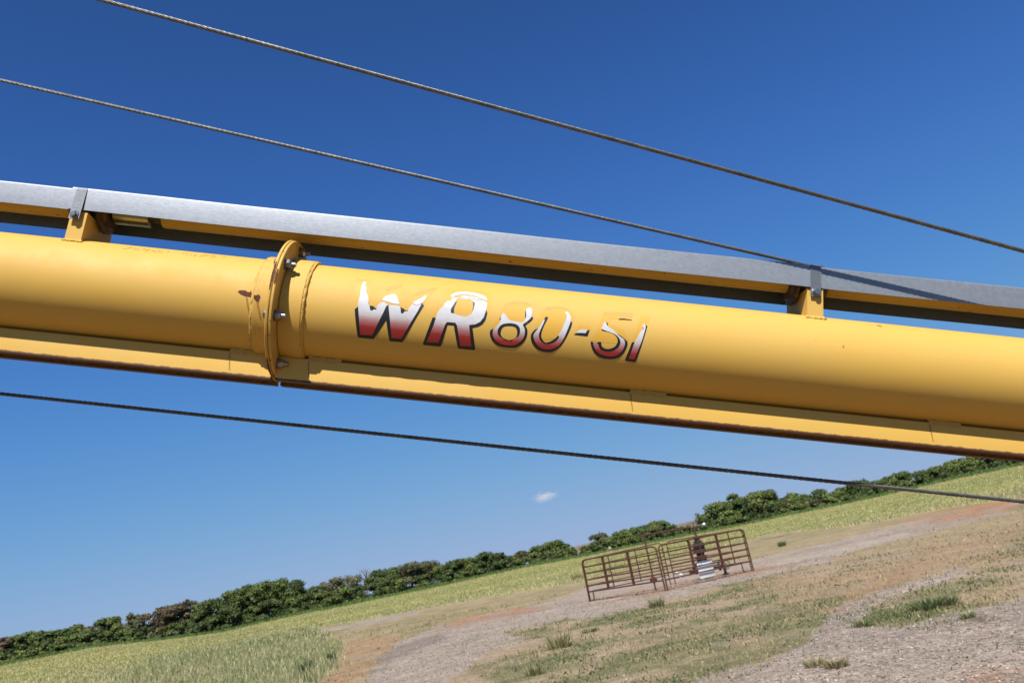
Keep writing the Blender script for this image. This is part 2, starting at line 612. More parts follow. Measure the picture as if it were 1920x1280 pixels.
CT, CB, CV = 0.1975, 0.1495, 0.060
def cover(u0, u1, grow, leg=0.0):
    """inverted U of thin sheet, rounded shoulders"""
    vo, wo, th, r_ = CV + grow, CT + grow, 0.0013, 0.0045
    def prof(o, ww, rr, lo):
        p = [(-o, lo)]
        p += [(-o + rr - rr * cos(q), ww - rr + rr * sin(q)) for q in np.linspace(0, pi / 2, 6)]
        p += [(o - rr + rr * sin(q), ww - rr + rr * cos(q)) for q in np.linspace(0, pi / 2, 6)]
        p += [(o, lo)]
        return p
    outer = prof(vo, wo, r_, CB - leg)
    inner = prof(vo - th, wo - th, r_ - th, CB - leg)[::-1]
    poly = outer + inner
    bm = bmesh.new()
    n = 40
    rr = random.Random(int(u0 * 1000))
    ph = rr.uniform(0, 6)
    rings = []
    for i in range(n + 1):
        u = u0 + (u1 - u0) * i / n
        dz = 0.0010 * sin(u * 2.3 + ph) + 0.0005 * sin(u * 9 + ph)
        dy = 0.0008 * sin(u * 3.1 + ph)
        rings.append([bm.verts.new((u, y + dy * (1 if z < 0.17 else 0), z + dz * (1 if grow == 0 else 1))) for y, z in poly])
    m_ = len(poly)
    for A, B in zip(rings, rings[1:]):
        for k in range(m_):
            bm.faces.new((A[k], A[(k + 1) % m_], B[(k + 1) % m_], B[k]))
    h = m_ // 2
    for rg in (rings[0], rings[-1]):
        for k in range(h - 1):
            bm.faces.new((rg[k], rg[k + 1], rg[m_ - 2 - k], rg[m_ - 1 - k]))
    return obj('shaft_cover', bm, M_galv, auger, angle=40)
for i, u in enumerate(BR[:-1]):
    cover(u - 0.024, BR[i + 1] + 0.012, 0.0018 if i % 2 else 0.0)
cover(BR[-1] - 0.024, U1 - 0.05, 0.0018)
cover(U0 + 0.2, BR[0] + 0.012, 0.0018)

def strap(u, mat, flare):
    a, b, th = u - 0.0105, u + 0.0105, 0.002
    vo, wo, lo = CV + 0.0032, CT + 0.0034, 0.128
    outer = [(-vo - flare, lo), (-vo, wo - 0.006), (-vo + 0.002, wo - 0.002), (-vo + 0.006, wo), (vo - 0.006, wo), (vo - 0.002, wo - 0.002), (vo, wo - 0.006), (vo, lo)]
    inner = [(vo - th, lo), (vo - th, wo - 0.007), (vo - 0.007, wo - th), (-vo + 0.007, wo - th), (-vo + th, wo - 0.007), (-vo + th - flare, lo)]
    bm = bmesh.new()
    poly = outer + inner
    A = [bm.verts.new((a, y, z)) for y, z in poly]
    B = [bm.verts.new((b, y, z)) for y, z in poly]
    for i in range(len(poly)):
        j = (i + 1) % len(poly)
        bm.faces.new((A[i], A[j], B[j], B[i]))
    for rg in (A[::-1], B):
        f = bm.faces.new(rg)
        bmesh.ops.triangulate(bm, faces=[f])
    st = obj('cover_strap', bm, mat, auger)
    bm = bmesh.new()
    y0 = -vo - flare * 0.8
    c = Vector((u, 0, 0.1375))
    add_lathe(bm, c, (0, -1, 0), [(-y0 - 0.004, 0.0085), (-y0 + 0.0016, 0.0085), (-y0 + 0.0016, 0.0062), (-y0 + 0.007, 0.0062), (-y0 + 0.0085, 0.0048)], 6)
    add_lathe(bm, c, (0, -1, 0), [(-y0 - 0.004, 0.0088), (-y0 + 0.0012, 0.0088), (-y0 + 0.0018, 0.008)], 24)
    obj('screw', bm, M_zinc, st, angle=30)
for i, u in enumerate(BR):
    strap(u - 0.004 if i < 4 else u - 0.001, M_strap, 0.004 if i == 3 else 0.001)

# ------------------------------------------------------------------ print, peeled lettering and paint damage on the tube
def chaikin(p, it=1):
    for _ in range(it):
        q = []
        for i in range(len(p)):
            a, b = p[i], p[(i + 1) % len(p)]
            q += [(a[0] * .75 + b[0] * .25, a[1] * .75 + b[1] * .25), (a[0] * .25 + b[0] * .75, a[1] * .25 + b[1] * .75)]
        p = q
    return p

def decal(name, polys, mat, parent, lift, rad=R, parts=None):
    """polys: list of [outer, hole, hole...] in picture pixels of the print, wrapped onto the tube"""
    bm = bmesh.new()
    for loops in polys:
        uv = [[Vector((*((lambda q: (q[0], q[1] * rad))(aug_cyl(x, y, rad))), 0)) for x, y in lp] for lp in loops]
        flat = [v for lp in uv for v in lp]
        vs = [bm.verts.new(v) for v in flat]
        for tri in tessellate_polygon(uv):
            try:
                bm.faces.new([vs[i] for i in tri])
            except ValueError:
                pass
    ys = [v.co.y for v in bm.verts]
    st = radians(3) * rad
    y = math.ceil(min(ys) / st) * st
    while y < max(ys):
        bmesh.ops.bisect_plane(bm, geom=bm.verts[:] + bm.edges[:] + bm.faces[:], plane_co=(0, y, 0), plane_no=(0, 1, 0), dist=1e-7)
        y += st
    for v in bm.verts:
        v.co = on_cyl(v.co.x, v.co.y / rad, rad + lift)
    for f in bm.faces:
        f.normal_update()
        c = f.calc_center_median()
        if f.normal.dot(Vector((0, c.y, c.z))) < 0:
            f.normal_flip()
    me = bpy.data.meshes.new(name)
    bm.to_mesh(me)
    bm.free()
    me.shade_smooth()
    return link(name, me, mat, parent)

Z3 = lambda P: [(640 + x / 6, 480 + y / 6) for x, y in P]
Z4 = lambda P: [(900 + x / 5.3333, 540 + y / 5.3333) for x, y in P]

# white to red fade printed on the decal: runs round the tube
th_w = aug_cyl(740, 588)[1]
th_r = aug_cyl(740, 618)[1]
def fade():
    a = NT('white_to_red_decal')
    c = a.coord()
    sep = a.n('ShaderNodeSeparateXYZ')
    a.l(c, sep.inputs[0])
    an = a.math('ARCTAN2', sep.outputs[2], a.math('MULTIPLY', sep.outputs[1], -1.0))
    an = a.math('ADD', an, a.math('MULTIPLY', a.math('SUBTRACT', a.noise(700, 2, 0.6, c), 0.5), 0.10))
    mr = a.n('ShaderNodeMapRange')
    mr.inputs['From Min'].default_value = th_w
    mr.inputs['From Max'].default_value = th_r
    a.l(an, mr.inputs[0])
    w = a.mix(a.ramp(a.noise(60, 4, 0.6, c), [(0.4, 0), (0.8, 1)]), (0.80, 0.80, 0.82), (0.70, 0.69, 0.68))
    r1 = a.ramp(mr.outputs[0], [(0.0, 0.0), (0.25, 0.16), (0.6, 0.7), (1.0, 1.0)])
    a.set(Base_Color=a.mix(r1, w, (0.47, 0.035, 0.035)), Roughness=0.36)
    a.bump(a.noise(160, 3, 0.6, a.coord(scale=(1, 1, 3))), 0.15, 0.0008)
    return a.mat
M_fade = fade()

W_blk = [[[(150, 598), (192, 565), (240, 580), (318, 556), (360, 563), (400, 602), (440, 600), (507, 552), (530, 553), (590, 575), (660, 575), (690, 585), (725, 612), (790, 620), (905, 532), (915, 532), (930, 560), (693, 962), (685, 968), (548, 957), (540, 950), (505, 722), (368, 928), (358, 933), (192, 916), (184, 905)]]]
W_wht = [[[(190, 578), (188, 530), (195, 500), (205, 465), (214, 430), (220, 385), (226, 350), (236, 312), (250, 290), (272, 290), (281, 310), (268, 335), (283, 365), (276, 400), (286, 425), (298, 450), (308, 490), (303, 540), (318, 560), (325, 605), (345, 616), (365, 600), (396, 605), (402, 560), (430, 530), (480, 516), (527, 555), (510, 557), (470, 640), (348, 890), (215, 882), (196, 660)]],
         [[(531, 557), (600, 552), (655, 562), (668, 592), (670, 640), (690, 650), (715, 622), (750, 622), (757, 588), (798, 541), (850, 562), (903, 537), (860, 620), (676, 930), (568, 918), (545, 700)]],
         [[(459, 490), (475, 470), (492, 455), (530, 442), (570, 430), (610, 433), (622, 452), (635, 482), (655, 543), (600, 541), (520, 516), (475, 502)]],
         [[(804, 531), (815, 515), (845, 500), (890, 480), (945, 447), (962, 452), (935, 500), (904, 531), (850, 556), (820, 541)]]]
R_blk = [[[(1028, 690), (1065, 695), (1080, 640), (1180, 620), (1400, 690), (1600, 620), (1628, 598), (1643, 640), (1622, 720), (1590, 765), (1545, 793), (1475, 808), (1507, 1045), (1498, 1057), (1330, 1042), (1310, 1030), (1265, 780), (1195, 775), (1125, 1003), (1112, 1017), (930, 1000), (917, 985)]],
         [[(1276, 505), (1226, 615), (1236, 642), (1268, 642), (1268, 590), (1302, 515)]],
         [[(1466, 508), (1504, 528), (1500, 600), (1462, 655), (1482, 580), (1482, 530)]]]
R_wht = [[[(1078, 640), (1120, 582), (1142, 572), (1165, 530), (1198, 506), (1246, 505), (1238, 478), (1290, 468), (1330, 478), (1400, 470), (1470, 485), (1520, 498), (1600, 500), (1643, 530), (1632, 600), (1602, 690), (1562, 740), (1505, 768), (1438, 775), (1440, 805), (1463, 1015), (1340, 1008), (1302, 782), (1283, 750), (1188, 742), (1168, 770), (1092, 975), (960, 965), (1040, 775), (1062, 700)],
          [(1288, 507), (1232, 600), (1232, 640), (1265, 646), (1320, 666), (1400, 682), (1460, 656), (1490, 590), (1504, 530), (1468, 506), (1460, 490), (1300, 482)]],
         [[(1228, 452), (1240, 436), (1300, 408), (1400, 402), (1500, 415), (1590, 440), (1628, 462), (1643, 505), (1600, 490), (1500, 452), (1390, 432), (1320, 440), (1260, 455), (1296, 460), (1250, 468)]],
         [[(1330, 452), (1400, 444), (1490, 462), (1580, 488), (1520, 490), (1440, 472), (1350, 464)]]]
E_blk = [[chaikin([(95, 440), (112, 410), (142, 414), (200, 360), (300, 345), (420, 370), (480, 335), (516, 284), (535, 298), (515, 330), (470, 362), (450, 378), (470, 400), (476, 440), (465, 495), (435, 545), (385, 585), (330, 601), (195, 585), (140, 550), (105, 500)]),
          chaikin([(205, 430), (225, 392), (260, 378), (330, 380), (362, 398), (375, 440), (365, 490), (330, 513), (285, 522), (230, 500), (207, 470)])],
         [[(192, 312), (214, 284), (212, 330)]], [[(244, 260), (292, 318), (258, 300)]], [[(452, 224), (472, 240), (466, 285), (448, 340)]]]
E_wht = [[chaikin([(126, 430), (140, 405), (198, 350), (205, 320), (212, 280), (235, 242), (252, 265), (280, 305), (300, 322), (380, 338), (430, 345), (450, 312), (466, 275), (456, 220), (475, 198), (512, 198), (525, 225), (520, 280), (490, 320), (440, 352), (425, 370), (445, 400), (450, 440), (440, 490), (410, 530), (370, 560), (320, 575), (220, 565), (160, 530), (128, 480)]),
          chaikin([(172, 440), (185, 395), (220, 362), (280, 350), (345, 355), (385, 375), (402, 410), (398, 460), (380, 490), (350, 498), (305, 540), (290, 522), (255, 530), (230, 502), (190, 485)])]]
O_blk = [[chaikin([(505, 490), (515, 450), (555, 408), (600, 404), (640, 310), (658, 284), (682, 290), (676, 312), (640, 375), (612, 450), (612, 500), (650, 548), (690, 540), (750, 508), (785, 468), (812, 430), (840, 370), (860, 305), (885, 280), (905, 330), (926, 345), (900, 420), (850, 520), (800, 590), (730, 638), (680, 643), (610, 632), (555, 600), (515, 545)])]]
O_wht = [[chaikin([(528, 480), (545, 445), (600, 385), (612, 350), (640, 312), (652, 318), (590, 445), (588, 490), (605, 530), (650, 562), (700, 560), (750, 540), (780, 510), (795, 480), (775, 480), (810, 430), (840, 365), (862, 305), (872, 275), (846, 243), (870, 235), (895, 258), (912, 300), (905, 342), (870, 430), (830, 520), (780, 585), (710, 613), (620, 608), (560, 560)])]]
D_blk = [[[(938, 464), (985, 440), (1060, 425), (1096, 417), (1076, 480), (1060, 481), (945, 467)]]]
D_wht = [[[(965, 440), (985, 424), (1002, 415), (1060, 413), (1072, 425), (1056, 450), (967, 447)]]]
V_blk = [[chaikin([(1103, 535), (1112, 532), (1150, 552), (1212, 530), (1212, 572), (1235, 600), (1280, 611), (1340, 595), (1376, 550), (1375, 500), (1340, 460), (1290, 440), (1210, 426), (1225, 405), (1300, 415), (1400, 470), (1452, 512), (1480, 542), (1465, 600), (1430, 660), (1380, 700), (1310, 713), (1210, 700), (1150, 660), (1115, 600)])],
         [[(1385, 308), (1430, 303), (1518, 318), (1514, 324), (1440, 317), (1390, 318)]], [[(1258, 340), (1278, 350), (1276, 386)]]]
V_wht = [[chaikin([(1207, 402), (1225, 385), (1240, 338), (1262, 344), (1268, 380), (1320, 408), (1365, 450), (1400, 485), (1440, 510), (1452, 550), (1435, 610), (1390, 660), (1330, 685), (1230, 675), (1170, 640), (1135, 580), (1130, 545), (1150, 545), (1182, 556), (1188, 590), (1215, 625), (1300, 640), (1370, 610), (1405, 560), (1400, 510), (1360, 465), (1300, 440), (1240, 420)])]]
I_blk = [[[(1518, 545), (1546, 536), (1600, 460), (1655, 365), (1673, 383), (1557, 733), (1545, 741), (1452, 726), (1449, 715)]]]
I_wht = [[[(1545, 540), (1558, 515), (1570, 500), (1600, 440), (1642, 402), (1630, 390), (1616, 380), (1632, 366), (1652, 360), (1657, 395), (1620, 520), (1541, 710), (1486, 704)]]]
ghosts = [Z3([(150, 268), (325, 270), (318, 420), (330, 540), (410, 470), (470, 380), (690, 310), (672, 430), (720, 560), (800, 440), (900, 370), (1085, 350), (930, 540), (880, 620), (180, 600)]),
          Z3([(1185, 376), (1400, 380), (1600, 400), (1680, 440), (1690, 520), (1650, 640), (1560, 720), (1020, 690), (1080, 560)]),
          chaikin(Z4([(180, 300), (235, 165), (330, 130), (470, 140), (535, 190), (530, 300), (440, 370), (240, 370), (100, 420), (150, 350)])),
          chaikin(Z4([(545, 400), (600, 270), (640, 195), (740, 175), (880, 200), (945, 260), (930, 350), (800, 500), (620, 520), (530, 470)])),
          Z4([(942, 458), (985, 372), (1105, 380), (1092, 430)]),
          Z4([(1110, 525), (1180, 400), (1238, 235), (1532, 250), (1512, 315), (1310, 305), (1290, 355), (1440, 415), (1482, 530), (1420, 560), (1200, 540)]),
          Z4([(1520, 540), (1610, 275), (1706, 288), (1660, 400), (1600, 540)])]
ups = [Z3([(165, 262), (320, 268), (318, 276), (166, 272)]), Z3([(480, 400), (530, 350), (690, 312), (650, 360), (520, 395)]), Z3([(800, 450), (920, 378), (1082, 350), (1010, 400), (860, 445)]),
       Z4([(235, 165), (330, 132), (470, 142), (520, 175), (430, 165), (320, 160), (240, 200)]), Z4([(640, 200), (740, 178), (860, 195), (900, 225), (780, 205), (650, 225)]), Z4([(1236, 235), (1530, 250), (1522, 285), (1230, 262)])]

for nm, blk, wht, Z in (('letter_decal', W_blk, W_wht, Z3), ('letter_decal', R_blk, R_wht, Z3), ('digit_decal', E_blk, E_wht, Z4), ('digit_decal', O_blk, O_wht, Z4),
                        ('dash_decal', D_blk, D_wht, Z4), ('digit_decal', V_blk, V_wht, Z4), ('digit_decal', I_blk, I_wht, Z4)):
    w = decal(nm, [[Z(lp) for lp in g] for g in wht], M_fade, auger, 0.00075)
    decal('decal_outline', [[Z(lp) for lp in g] for g in blk], M_black, w, 0.00045)
for g in ghosts:
    decal('decal_ghost', [[g]], M_ghost, auger, 0.0002)
for g in ups:
    decal('decal_residue', [[g]], M_residue, auger, 0.0003)

# faint handwriting along the top of the upper tube
def pen(strokes, wd=0.75):
    out = []
    for s_ in strokes:
        for (x0, y0), (x1, y1) in zip(s_, s_[1:]):
            dx, dy = x1 - x0, y1 - y0
            k = wd / 2 / max(hypot(dx, dy), 1e-3)
            out.append([[(x0 - dy * k, y0 + dx * k), (x1 - dy * k, y1 + dx * k), (x1 + dy * k, y1 - dx * k), (x0 + dy * k, y0 - dx * k)]])
    return out
H8 = lambda P: [(210 + x / 8.727, 450 + y / 8.727) for x, y in P]
pens = [H8(p) for p in ([(180, 152), (240, 138), (340, 125)], [(358, 165), (388, 135)], [(392, 138), (430, 172), (440, 150)], [(500, 150), (545, 150), (580, 176)], [(545, 176), (620, 158)],
        [(650, 190), (690, 172), (700, 180)], [(690, 200), (720, 190)], [(740, 190), (790, 172)], [(770, 205), (830, 195)], [(900, 212), (940, 186)],
        [(1150, 222), (1185, 216)], [(1205, 248), (1250, 214)], [(1285, 258), (1290, 240), (1310, 232)], [(1350, 248), (1385, 252)], [(1330, 262), (1375, 262)], [(1430, 270), (1500, 256), (1590, 250)],
        [(1600, 285), (1640, 298)], [(1620, 262), (1690, 262)], [(1660, 285), (1695, 280)], [(1815, 298), (1850, 272)])]
for p_ in pens:
    decal('handwritten_mark', pen([p_], 1.0), M_pencil, auger, 0.0002)

# chipped paint and rust
Z2 = lambda P: [(400 + x / 4, 420 + y / 4) for x, y in P]
decal('rust_patch', [[Z2([(182, 506), (200, 497), (245, 498), (252, 508), (275, 512), (282, 498), (288, 515), (308, 530), (318, 536), (335, 532), (330, 556), (300, 552), (262, 545), (235, 540), (205, 528)])]], M_rust, auger, 0.0004)
decal('rust_patch', [[Z2([(304, 530), (318, 536), (342, 527), (354, 545), (346, 562), (338, 592), (324, 588), (316, 572), (303, 556)])]], M_rust, auger, 0.0005, rad=R + 0.0066)
for g in ([Z2([(244, 543), (254, 543), (264, 600), (272, 670), (284, 720), (262, 660), (250, 600)])], [Z2([(286, 552), (294, 552), (300, 580), (303, 660), (306, 740), (296, 660), (288, 600)])]):
    decal('rust_stain', [g], M_streak, auger, 0.0004)
decal('rust_stain', [[Z2([(320, 582), (337, 582), (348, 640), (356, 710), (348, 700), (330, 630)])]], M_streak, auger, 0.0006, rad=R + 0.0066)
for g in ([[(1645, 609), (1654, 611), (1652, 613), (1643, 610.5)]], [[(1580, 647), (1583, 648), (1582, 653), (1580, 651)]], [[(771, 513.5), (779, 512.8), (780, 514.6), (772, 515)]]):
    decal('paint_chip', [g], M_pencil, auger, 0.0004)
# rust bitten into the flange rim
def rim_rust(a0, a1, u0, u1, r):
    bm = bmesh.new()
    prev = None
    n = 22
    rr = random.Random(int(a0 * 77))
    for i in range(n + 1):
        an = radians(a0 + (a1 - a0) * i / n)
        k = sin(pi * i / n) ** 0.4
        mid = (u0 + u1) / 2
        hw = (u1 - u0) / 2 * k * rr.uniform(0.6, 1.0)
        cur = (bm.verts.new(on_cyl(mid - hw, an, r)), bm.verts.new(on_cyl(mid + hw, an, r)))
        if prev:
            bm.faces.new((prev[0], prev[1], cur[1], cur[0]))
        prev = cur
    obj('rust_patch', bm, M_rust, auger)
rim_rust(-2, 24, UF - 0.0058, UF - 0.001, RF + 0.0004)
rim_rust(3, 17, UF + 0.001, UF + 0.0058, RF - 0.0006)
rim_rust(-80, -55, UF - 0.0058, UF - 0.001, RF + 0.0004)

# ------------------------------------------------------------------ stay cables, six twisted strands each
def cable(P, Q, dia, label, sag=0.0):
    P, Q = Vector(P), Vector(Q)
    ln = (Q - P).length
    d, x, y = frame_of(P, Q)
    seg = 6
    n = int(ln / 0.010)
    t = np.linspace(0, 1, n + 1)
    base = np.array(P)[None] + np.outer(t, np.array(Q - P))
    base[:, 2] -= sag * 4 * t * (1 - t)
    X, Y, Dv = np.array(x), np.array(y), np.array(d)
    rs = dia / 2 * 0.36
    rc = dia / 2 - rs
    pitch = dia * 9.0
    V, Fc = [], []
    for k in range(6):
        ph = 2 * pi * k / 6 + 2 * pi * t * ln / pitch
        cen = base + rc * (np.cos(ph)[:, None] * X + np.sin(ph)[:, None] * Y)
        tang = Dv[None] + (2 * pi * rc / pitch) * (-np.sin(ph)[:, None] * X + np.cos(ph)[:, None] * Y)
        tang /= np.linalg.norm(tang, axis=1)[:, None]
        rad_ = np.cos(ph)[:, None] * X + np.sin(ph)[:, None] * Y
        bi = np.cross(tang, rad_)
        off = len(V) * (n + 1) * seg
        ring = np.stack([cen + rs * (cos(2 * pi * j / seg) * rad_ + sin(2 * pi * j / seg) * bi) for j in range(seg)], 1).reshape(-1, 3)
        V.append(ring)
        i0 = np.arange(n)[:, None] * seg
        j0 = np.arange(seg)[None]
        j1 = (j0 + 1) % seg
        Fc.append(np.stack([off + i0 + j0, off + i0 + j1, off + i0 + seg + j1, off + i0 + seg + j0], -1).reshape(-1, 4))
    o = np_mesh('steel_cable', np.concatenate(V), np.concatenate(Fc), M_cable, smooth=True)
    tag(o, label, 'cable', 'wire cables stretched along the auger')
    return o
def lerp_line(p, q, u):
    k = (u - p[0]) / (q[0] - p[0])
    return MA @ L(u, p[1] + (q[1] - p[1]) * k, p[2] + (q[2] - p[2]) * k)
c1 = ((0.54, 0.155, 0.316), (0.897, 0.144, 0.258))
c2 = ((-1.318, -0.203, 0.577), (0.65, -0.155, 0.293))
c3 = ((-1.113, -0.2, -0.194), (1.057, 0.0, -0.235))
cable(lerp_line(*c1, -3.4), lerp_line(*c1, 1.95), 0.0090, 'uppermost twisted steel cable, highest against the blue sky')
cable(lerp_line(*c2, -3.4), lerp_line(*c2, 1.95), 0.0088, 'middle twisted steel cable running down behind the galvanized cover')
cable(lerp_line(*c3, -3.4), lerp_line(*c3, 3.2), 0.0085, 'lowest twisted steel cable, hanging below the yellow auger', 0.004)

# ------------------------------------------------------------------ ground
EDGE = [(-250, 1293), (-120, 1268), (0, 1246), (100, 1226), (180, 1210), (305, 1198), (420, 1183), (487, 1167), (570, 1149), (640, 1136), (691, 1125), (824, 1097.5), (986, 1062), (1100, 1041),
        (1280, 1004), (1373, 987), (1467, 967), (1560, 948), (1640, 931), (1720, 912.6), (1810, 892), (1920, 870), (2050, 845), (2200, 815)]
DT = 135.0
ed = [at_dist(x, y, DT) for x, y in EDGE]
ed_az = np.array([atan2(p.x, p.y) for p in ed])
ed_z = np.array([p.z for p in ed])

def zg(x, y):
    x, y = np.asarray(x, dtype=float), np.asarray(y, dtype=float)
    r = np.hypot(x, y)
    az = np.arctan2(x, y)
    ze = np.interp(az, ed_az, ed_z)
    back = sstep(1.2, 2.4, np.abs(az))
    ze = ze * (1 - back) + 0.3 * back
    k = np.clip((r - 42) / (DT - 42), 0, 1)
    z = ze * k
    z = z - np.clip(r - DT, 0, 1e9) * 0.012 * (1 - sstep(DT, 900, r))
    bumps = (fbm(x, y, 1.7, 3, 5.0) - 0.5) * 0.05 + (fbm(x, y, 9.0, 2, 9.0) - 0.5) * 0.10
    return z + bumps * (1 - 0.6 * sstep(40, 130, r)) * sstep(3, 7, r)

def zone(P):
    out = []
    for x, y in P:
        d = ray(x, y)
        k = CAM_H / max(-d.z, 0.006)
        out.append((d.x * k, d.y * k))
    return np.array(out)
Z_road = zone([(560, 1400), (640, 1310), (690, 1268), (725, 1228), (745, 1205), (800, 1178), (880, 1158), (980, 1137), (1060, 1118), (1100, 1100), (1240, 1078), (1420, 1046), (1560, 1018), (1700, 985), (1800, 968), (1905, 950), (1905, 962),
               (1800, 985), (1690, 1012), (1610, 1032), (1500, 1066), (1430, 1085), (1330, 1105), (1250, 1128), (1140, 1152), (1060, 1162), (980, 1178), (930, 1190), (1000, 1196), (960, 1212), (905, 1226), (880, 1250), (800, 1290), (700, 1380)])
Z_line = zone([(598, 1188), (640, 1178), (780, 1150), (786, 1156), (700, 1174), (640, 1184), (602, 1192)])
Z_yard = zone([(900, 1500), (1150, 1330), (1292, 1280), (1399, 1244), (1506, 1197), (1566, 1152), (1613, 1120), (1719, 1088), (1810, 1068), (1830, 1076), (1740, 1105), (1677, 1124), (1632, 1152), (1613, 1175),
               (1655, 1182), (1741, 1167), (1869, 1141), (1920, 1122), (2100, 1080), (2600, 1500)])
Z_patch = zone([(1600, 1178), (1640, 1150), (1700, 1122), (1800, 1085), (1920, 1040), (1920, 1124), (1860, 1141), (1741, 1167), (1655, 1184)])
Z_reds = [zone([(590, 1300), (600, 1230), (640, 1200), (720, 1190), (745, 1200), (700, 1250), (650, 1320)]),
          zone([(1690, 984), (1747, 970), (1830, 956), (1940, 936), (1940, 952), (1840, 970), (1760, 982), (1690, 992)]),
          zone([(1060, 1140), (1100, 1124), (1250, 1094), (1420, 1062), (1520, 1040), (1430, 1073), (1300, 1092), (1260, 1110), (1180, 1122), (1110, 1136)]),
          zone([(1830, 1300), (1820, 1262), (1860, 1245), (1960, 1235), (1960, 1330)]),
          zone([(1590, 1150), (1640, 1112), (1720, 1080), (1690, 1070), (1600, 1108), (1560, 1148)]),
          zone([(820, 1178), (1000, 1146), (1040, 1136), (960, 1140), (830, 1165)])]
Z_tan = zone([(560, 1240), (620, 1190), (800, 1150), (1000, 1112), (1090, 1092), (1420, 1024), (1500, 1010), (1700, 978), (1930, 940), (1930, 990), (1400, 1080), (1100, 1150), (740, 1210), (640, 1330)])
Z_dry = zone([(1420, 1090), (1560, 1035), (1700, 1000), (1930, 960), (1930, 1060), (1800, 1072), (1620, 1095), (1480, 1130)])
Z_field = zone([(-900, 1560), (-200, 1390), (100, 1330), (250, 1284), (330, 1240), (470, 1200), (560, 1188), (640, 1176), (780, 1150), (900, 1128), (1000, 1112), (1090, 1096), (1250, 1060), (1420, 1020), (1447, 1013), (1600, 995), (1747, 968), (1920, 943),
                (2200, 890), (2200, 800), (-900, 1350)])
Z_tall = zone([(100, 1340), (240, 1262), (330, 1218), (480, 1188), (590, 1182), (640, 1210), (620, 1260), (580, 1300), (500, 1400)])

Z_ruts = [(zone([(690, 1240), (740, 1212), (830, 1186), (842, 1194), (775, 1220), (720, 1246)]), np.array([0.28, 0.225, 0.185])),
          (zone([(980, 1152), (1060, 1134), (1180, 1112), (1182, 1117), (1070, 1140), (985, 1159)]), np.array([0.52, 0.43, 0.35])),
          (zone([(1440, 1056), (1560, 1030), (1700, 998), (1702, 1003), (1565, 1037), (1445, 1062)]), np.array([0.53, 0.44, 0.35])),
          (zone([(1640, 1128), (1700, 1100), (1790, 1074), (1796, 1080), (1710, 1108), (1650, 1136)]), np.array([0.54, 0.42, 0.32])),
          (zone([(1805, 1166), (1850, 1156), (1880, 1163), (1840, 1174)]), np.array([0.24, 0.165, 0.10]))]
def inside(poly, x, y):
    c = np.zeros(len(x), dtype=bool)
    n = len(poly)
    for i in range(n):
        x0, y0 = poly[i]
        x1, y1 = poly[(i + 1) % n]
        if y0 == y1:
            continue
        hit = ((y0 > y) != (y1 > y)) & (x < (x1 - x0) * (y - y0) / (y1 - y0) + x0)
        c ^= hit
    return c
def soft(poly, x, y, amp=1.0, n=7):
    r = np.hypot(x, y)
    s = 0
    j = np.random.default_rng(3)
    wx = (fbm(x, y, 0.8, 3, 1.0) - 0.5) * 2 + (fbm(x, y, 3.0, 2, 2.0) - 0.5) * 2.5
    wy = (fbm(x, y, 0.8, 3, 21.0) - 0.5) * 2 + (fbm(x, y, 3.0, 2, 22.0) - 0.5) * 2.5
    for _ in range(n):
        dx, dy = j.normal(0, 1, 2)
        s = s + inside(poly, x + amp * (0.016 * r * dx * 0.4 + wx * 0.025 * r * 0.6), y + amp * (0.02 * r * dy + wy * 0.05 * r * 0.6))
    return s / n

def zones(x, y):
    """cover weights of the ground at world points"""
    r = np.hypot(x, y)
    road = np.maximum(soft(Z_road, x, y, 0.7), 0.7 * soft(Z_line, x, y, 0.25))
    yard = soft(Z_yard, x, y, 0.9)
    yard = np.where((r < 6.5) & (y > -1.0), 1, yard)
    patch = soft(Z_patch, x, y, 0.8)
    gravel = np.clip(np.maximum(road, yard * (1 - patch)), 0, 1)
    red = 0
    for k, zp in enumerate(Z_reds):
        red = np.maximum(red, soft(zp, x, y, 0.7) * (1.0 if k in (1, 2, 5) else 0.75))
    field = soft(Z_field, x, y, 0.5)
    field = np.where(r > 70, 1.0, field)
    tan_ = soft(Z_tan, x, y, 0.7)
    dry = soft(Z_dry, x, y, 0.8)
    tall = soft(Z_tall, x, y, 0.8)
    return dict(gravel=gravel, red=red, field=field, tan=tan_, dry=dry, tall=tall, patch=patch, yard=yard, road=road)

C_gravel = np.array([0.465, 0.375, 0.295])
C_red = np.array([0.46, 0.235, 0.125])
C_soil = np.array([0.43, 0.315, 0.205])
C_green = np.array([0.185, 0.185, 0.080])
C_field = np.array([0.47, 0.435, 0.175])
C_tan = np.array([0.39, 0.31, 0.165])

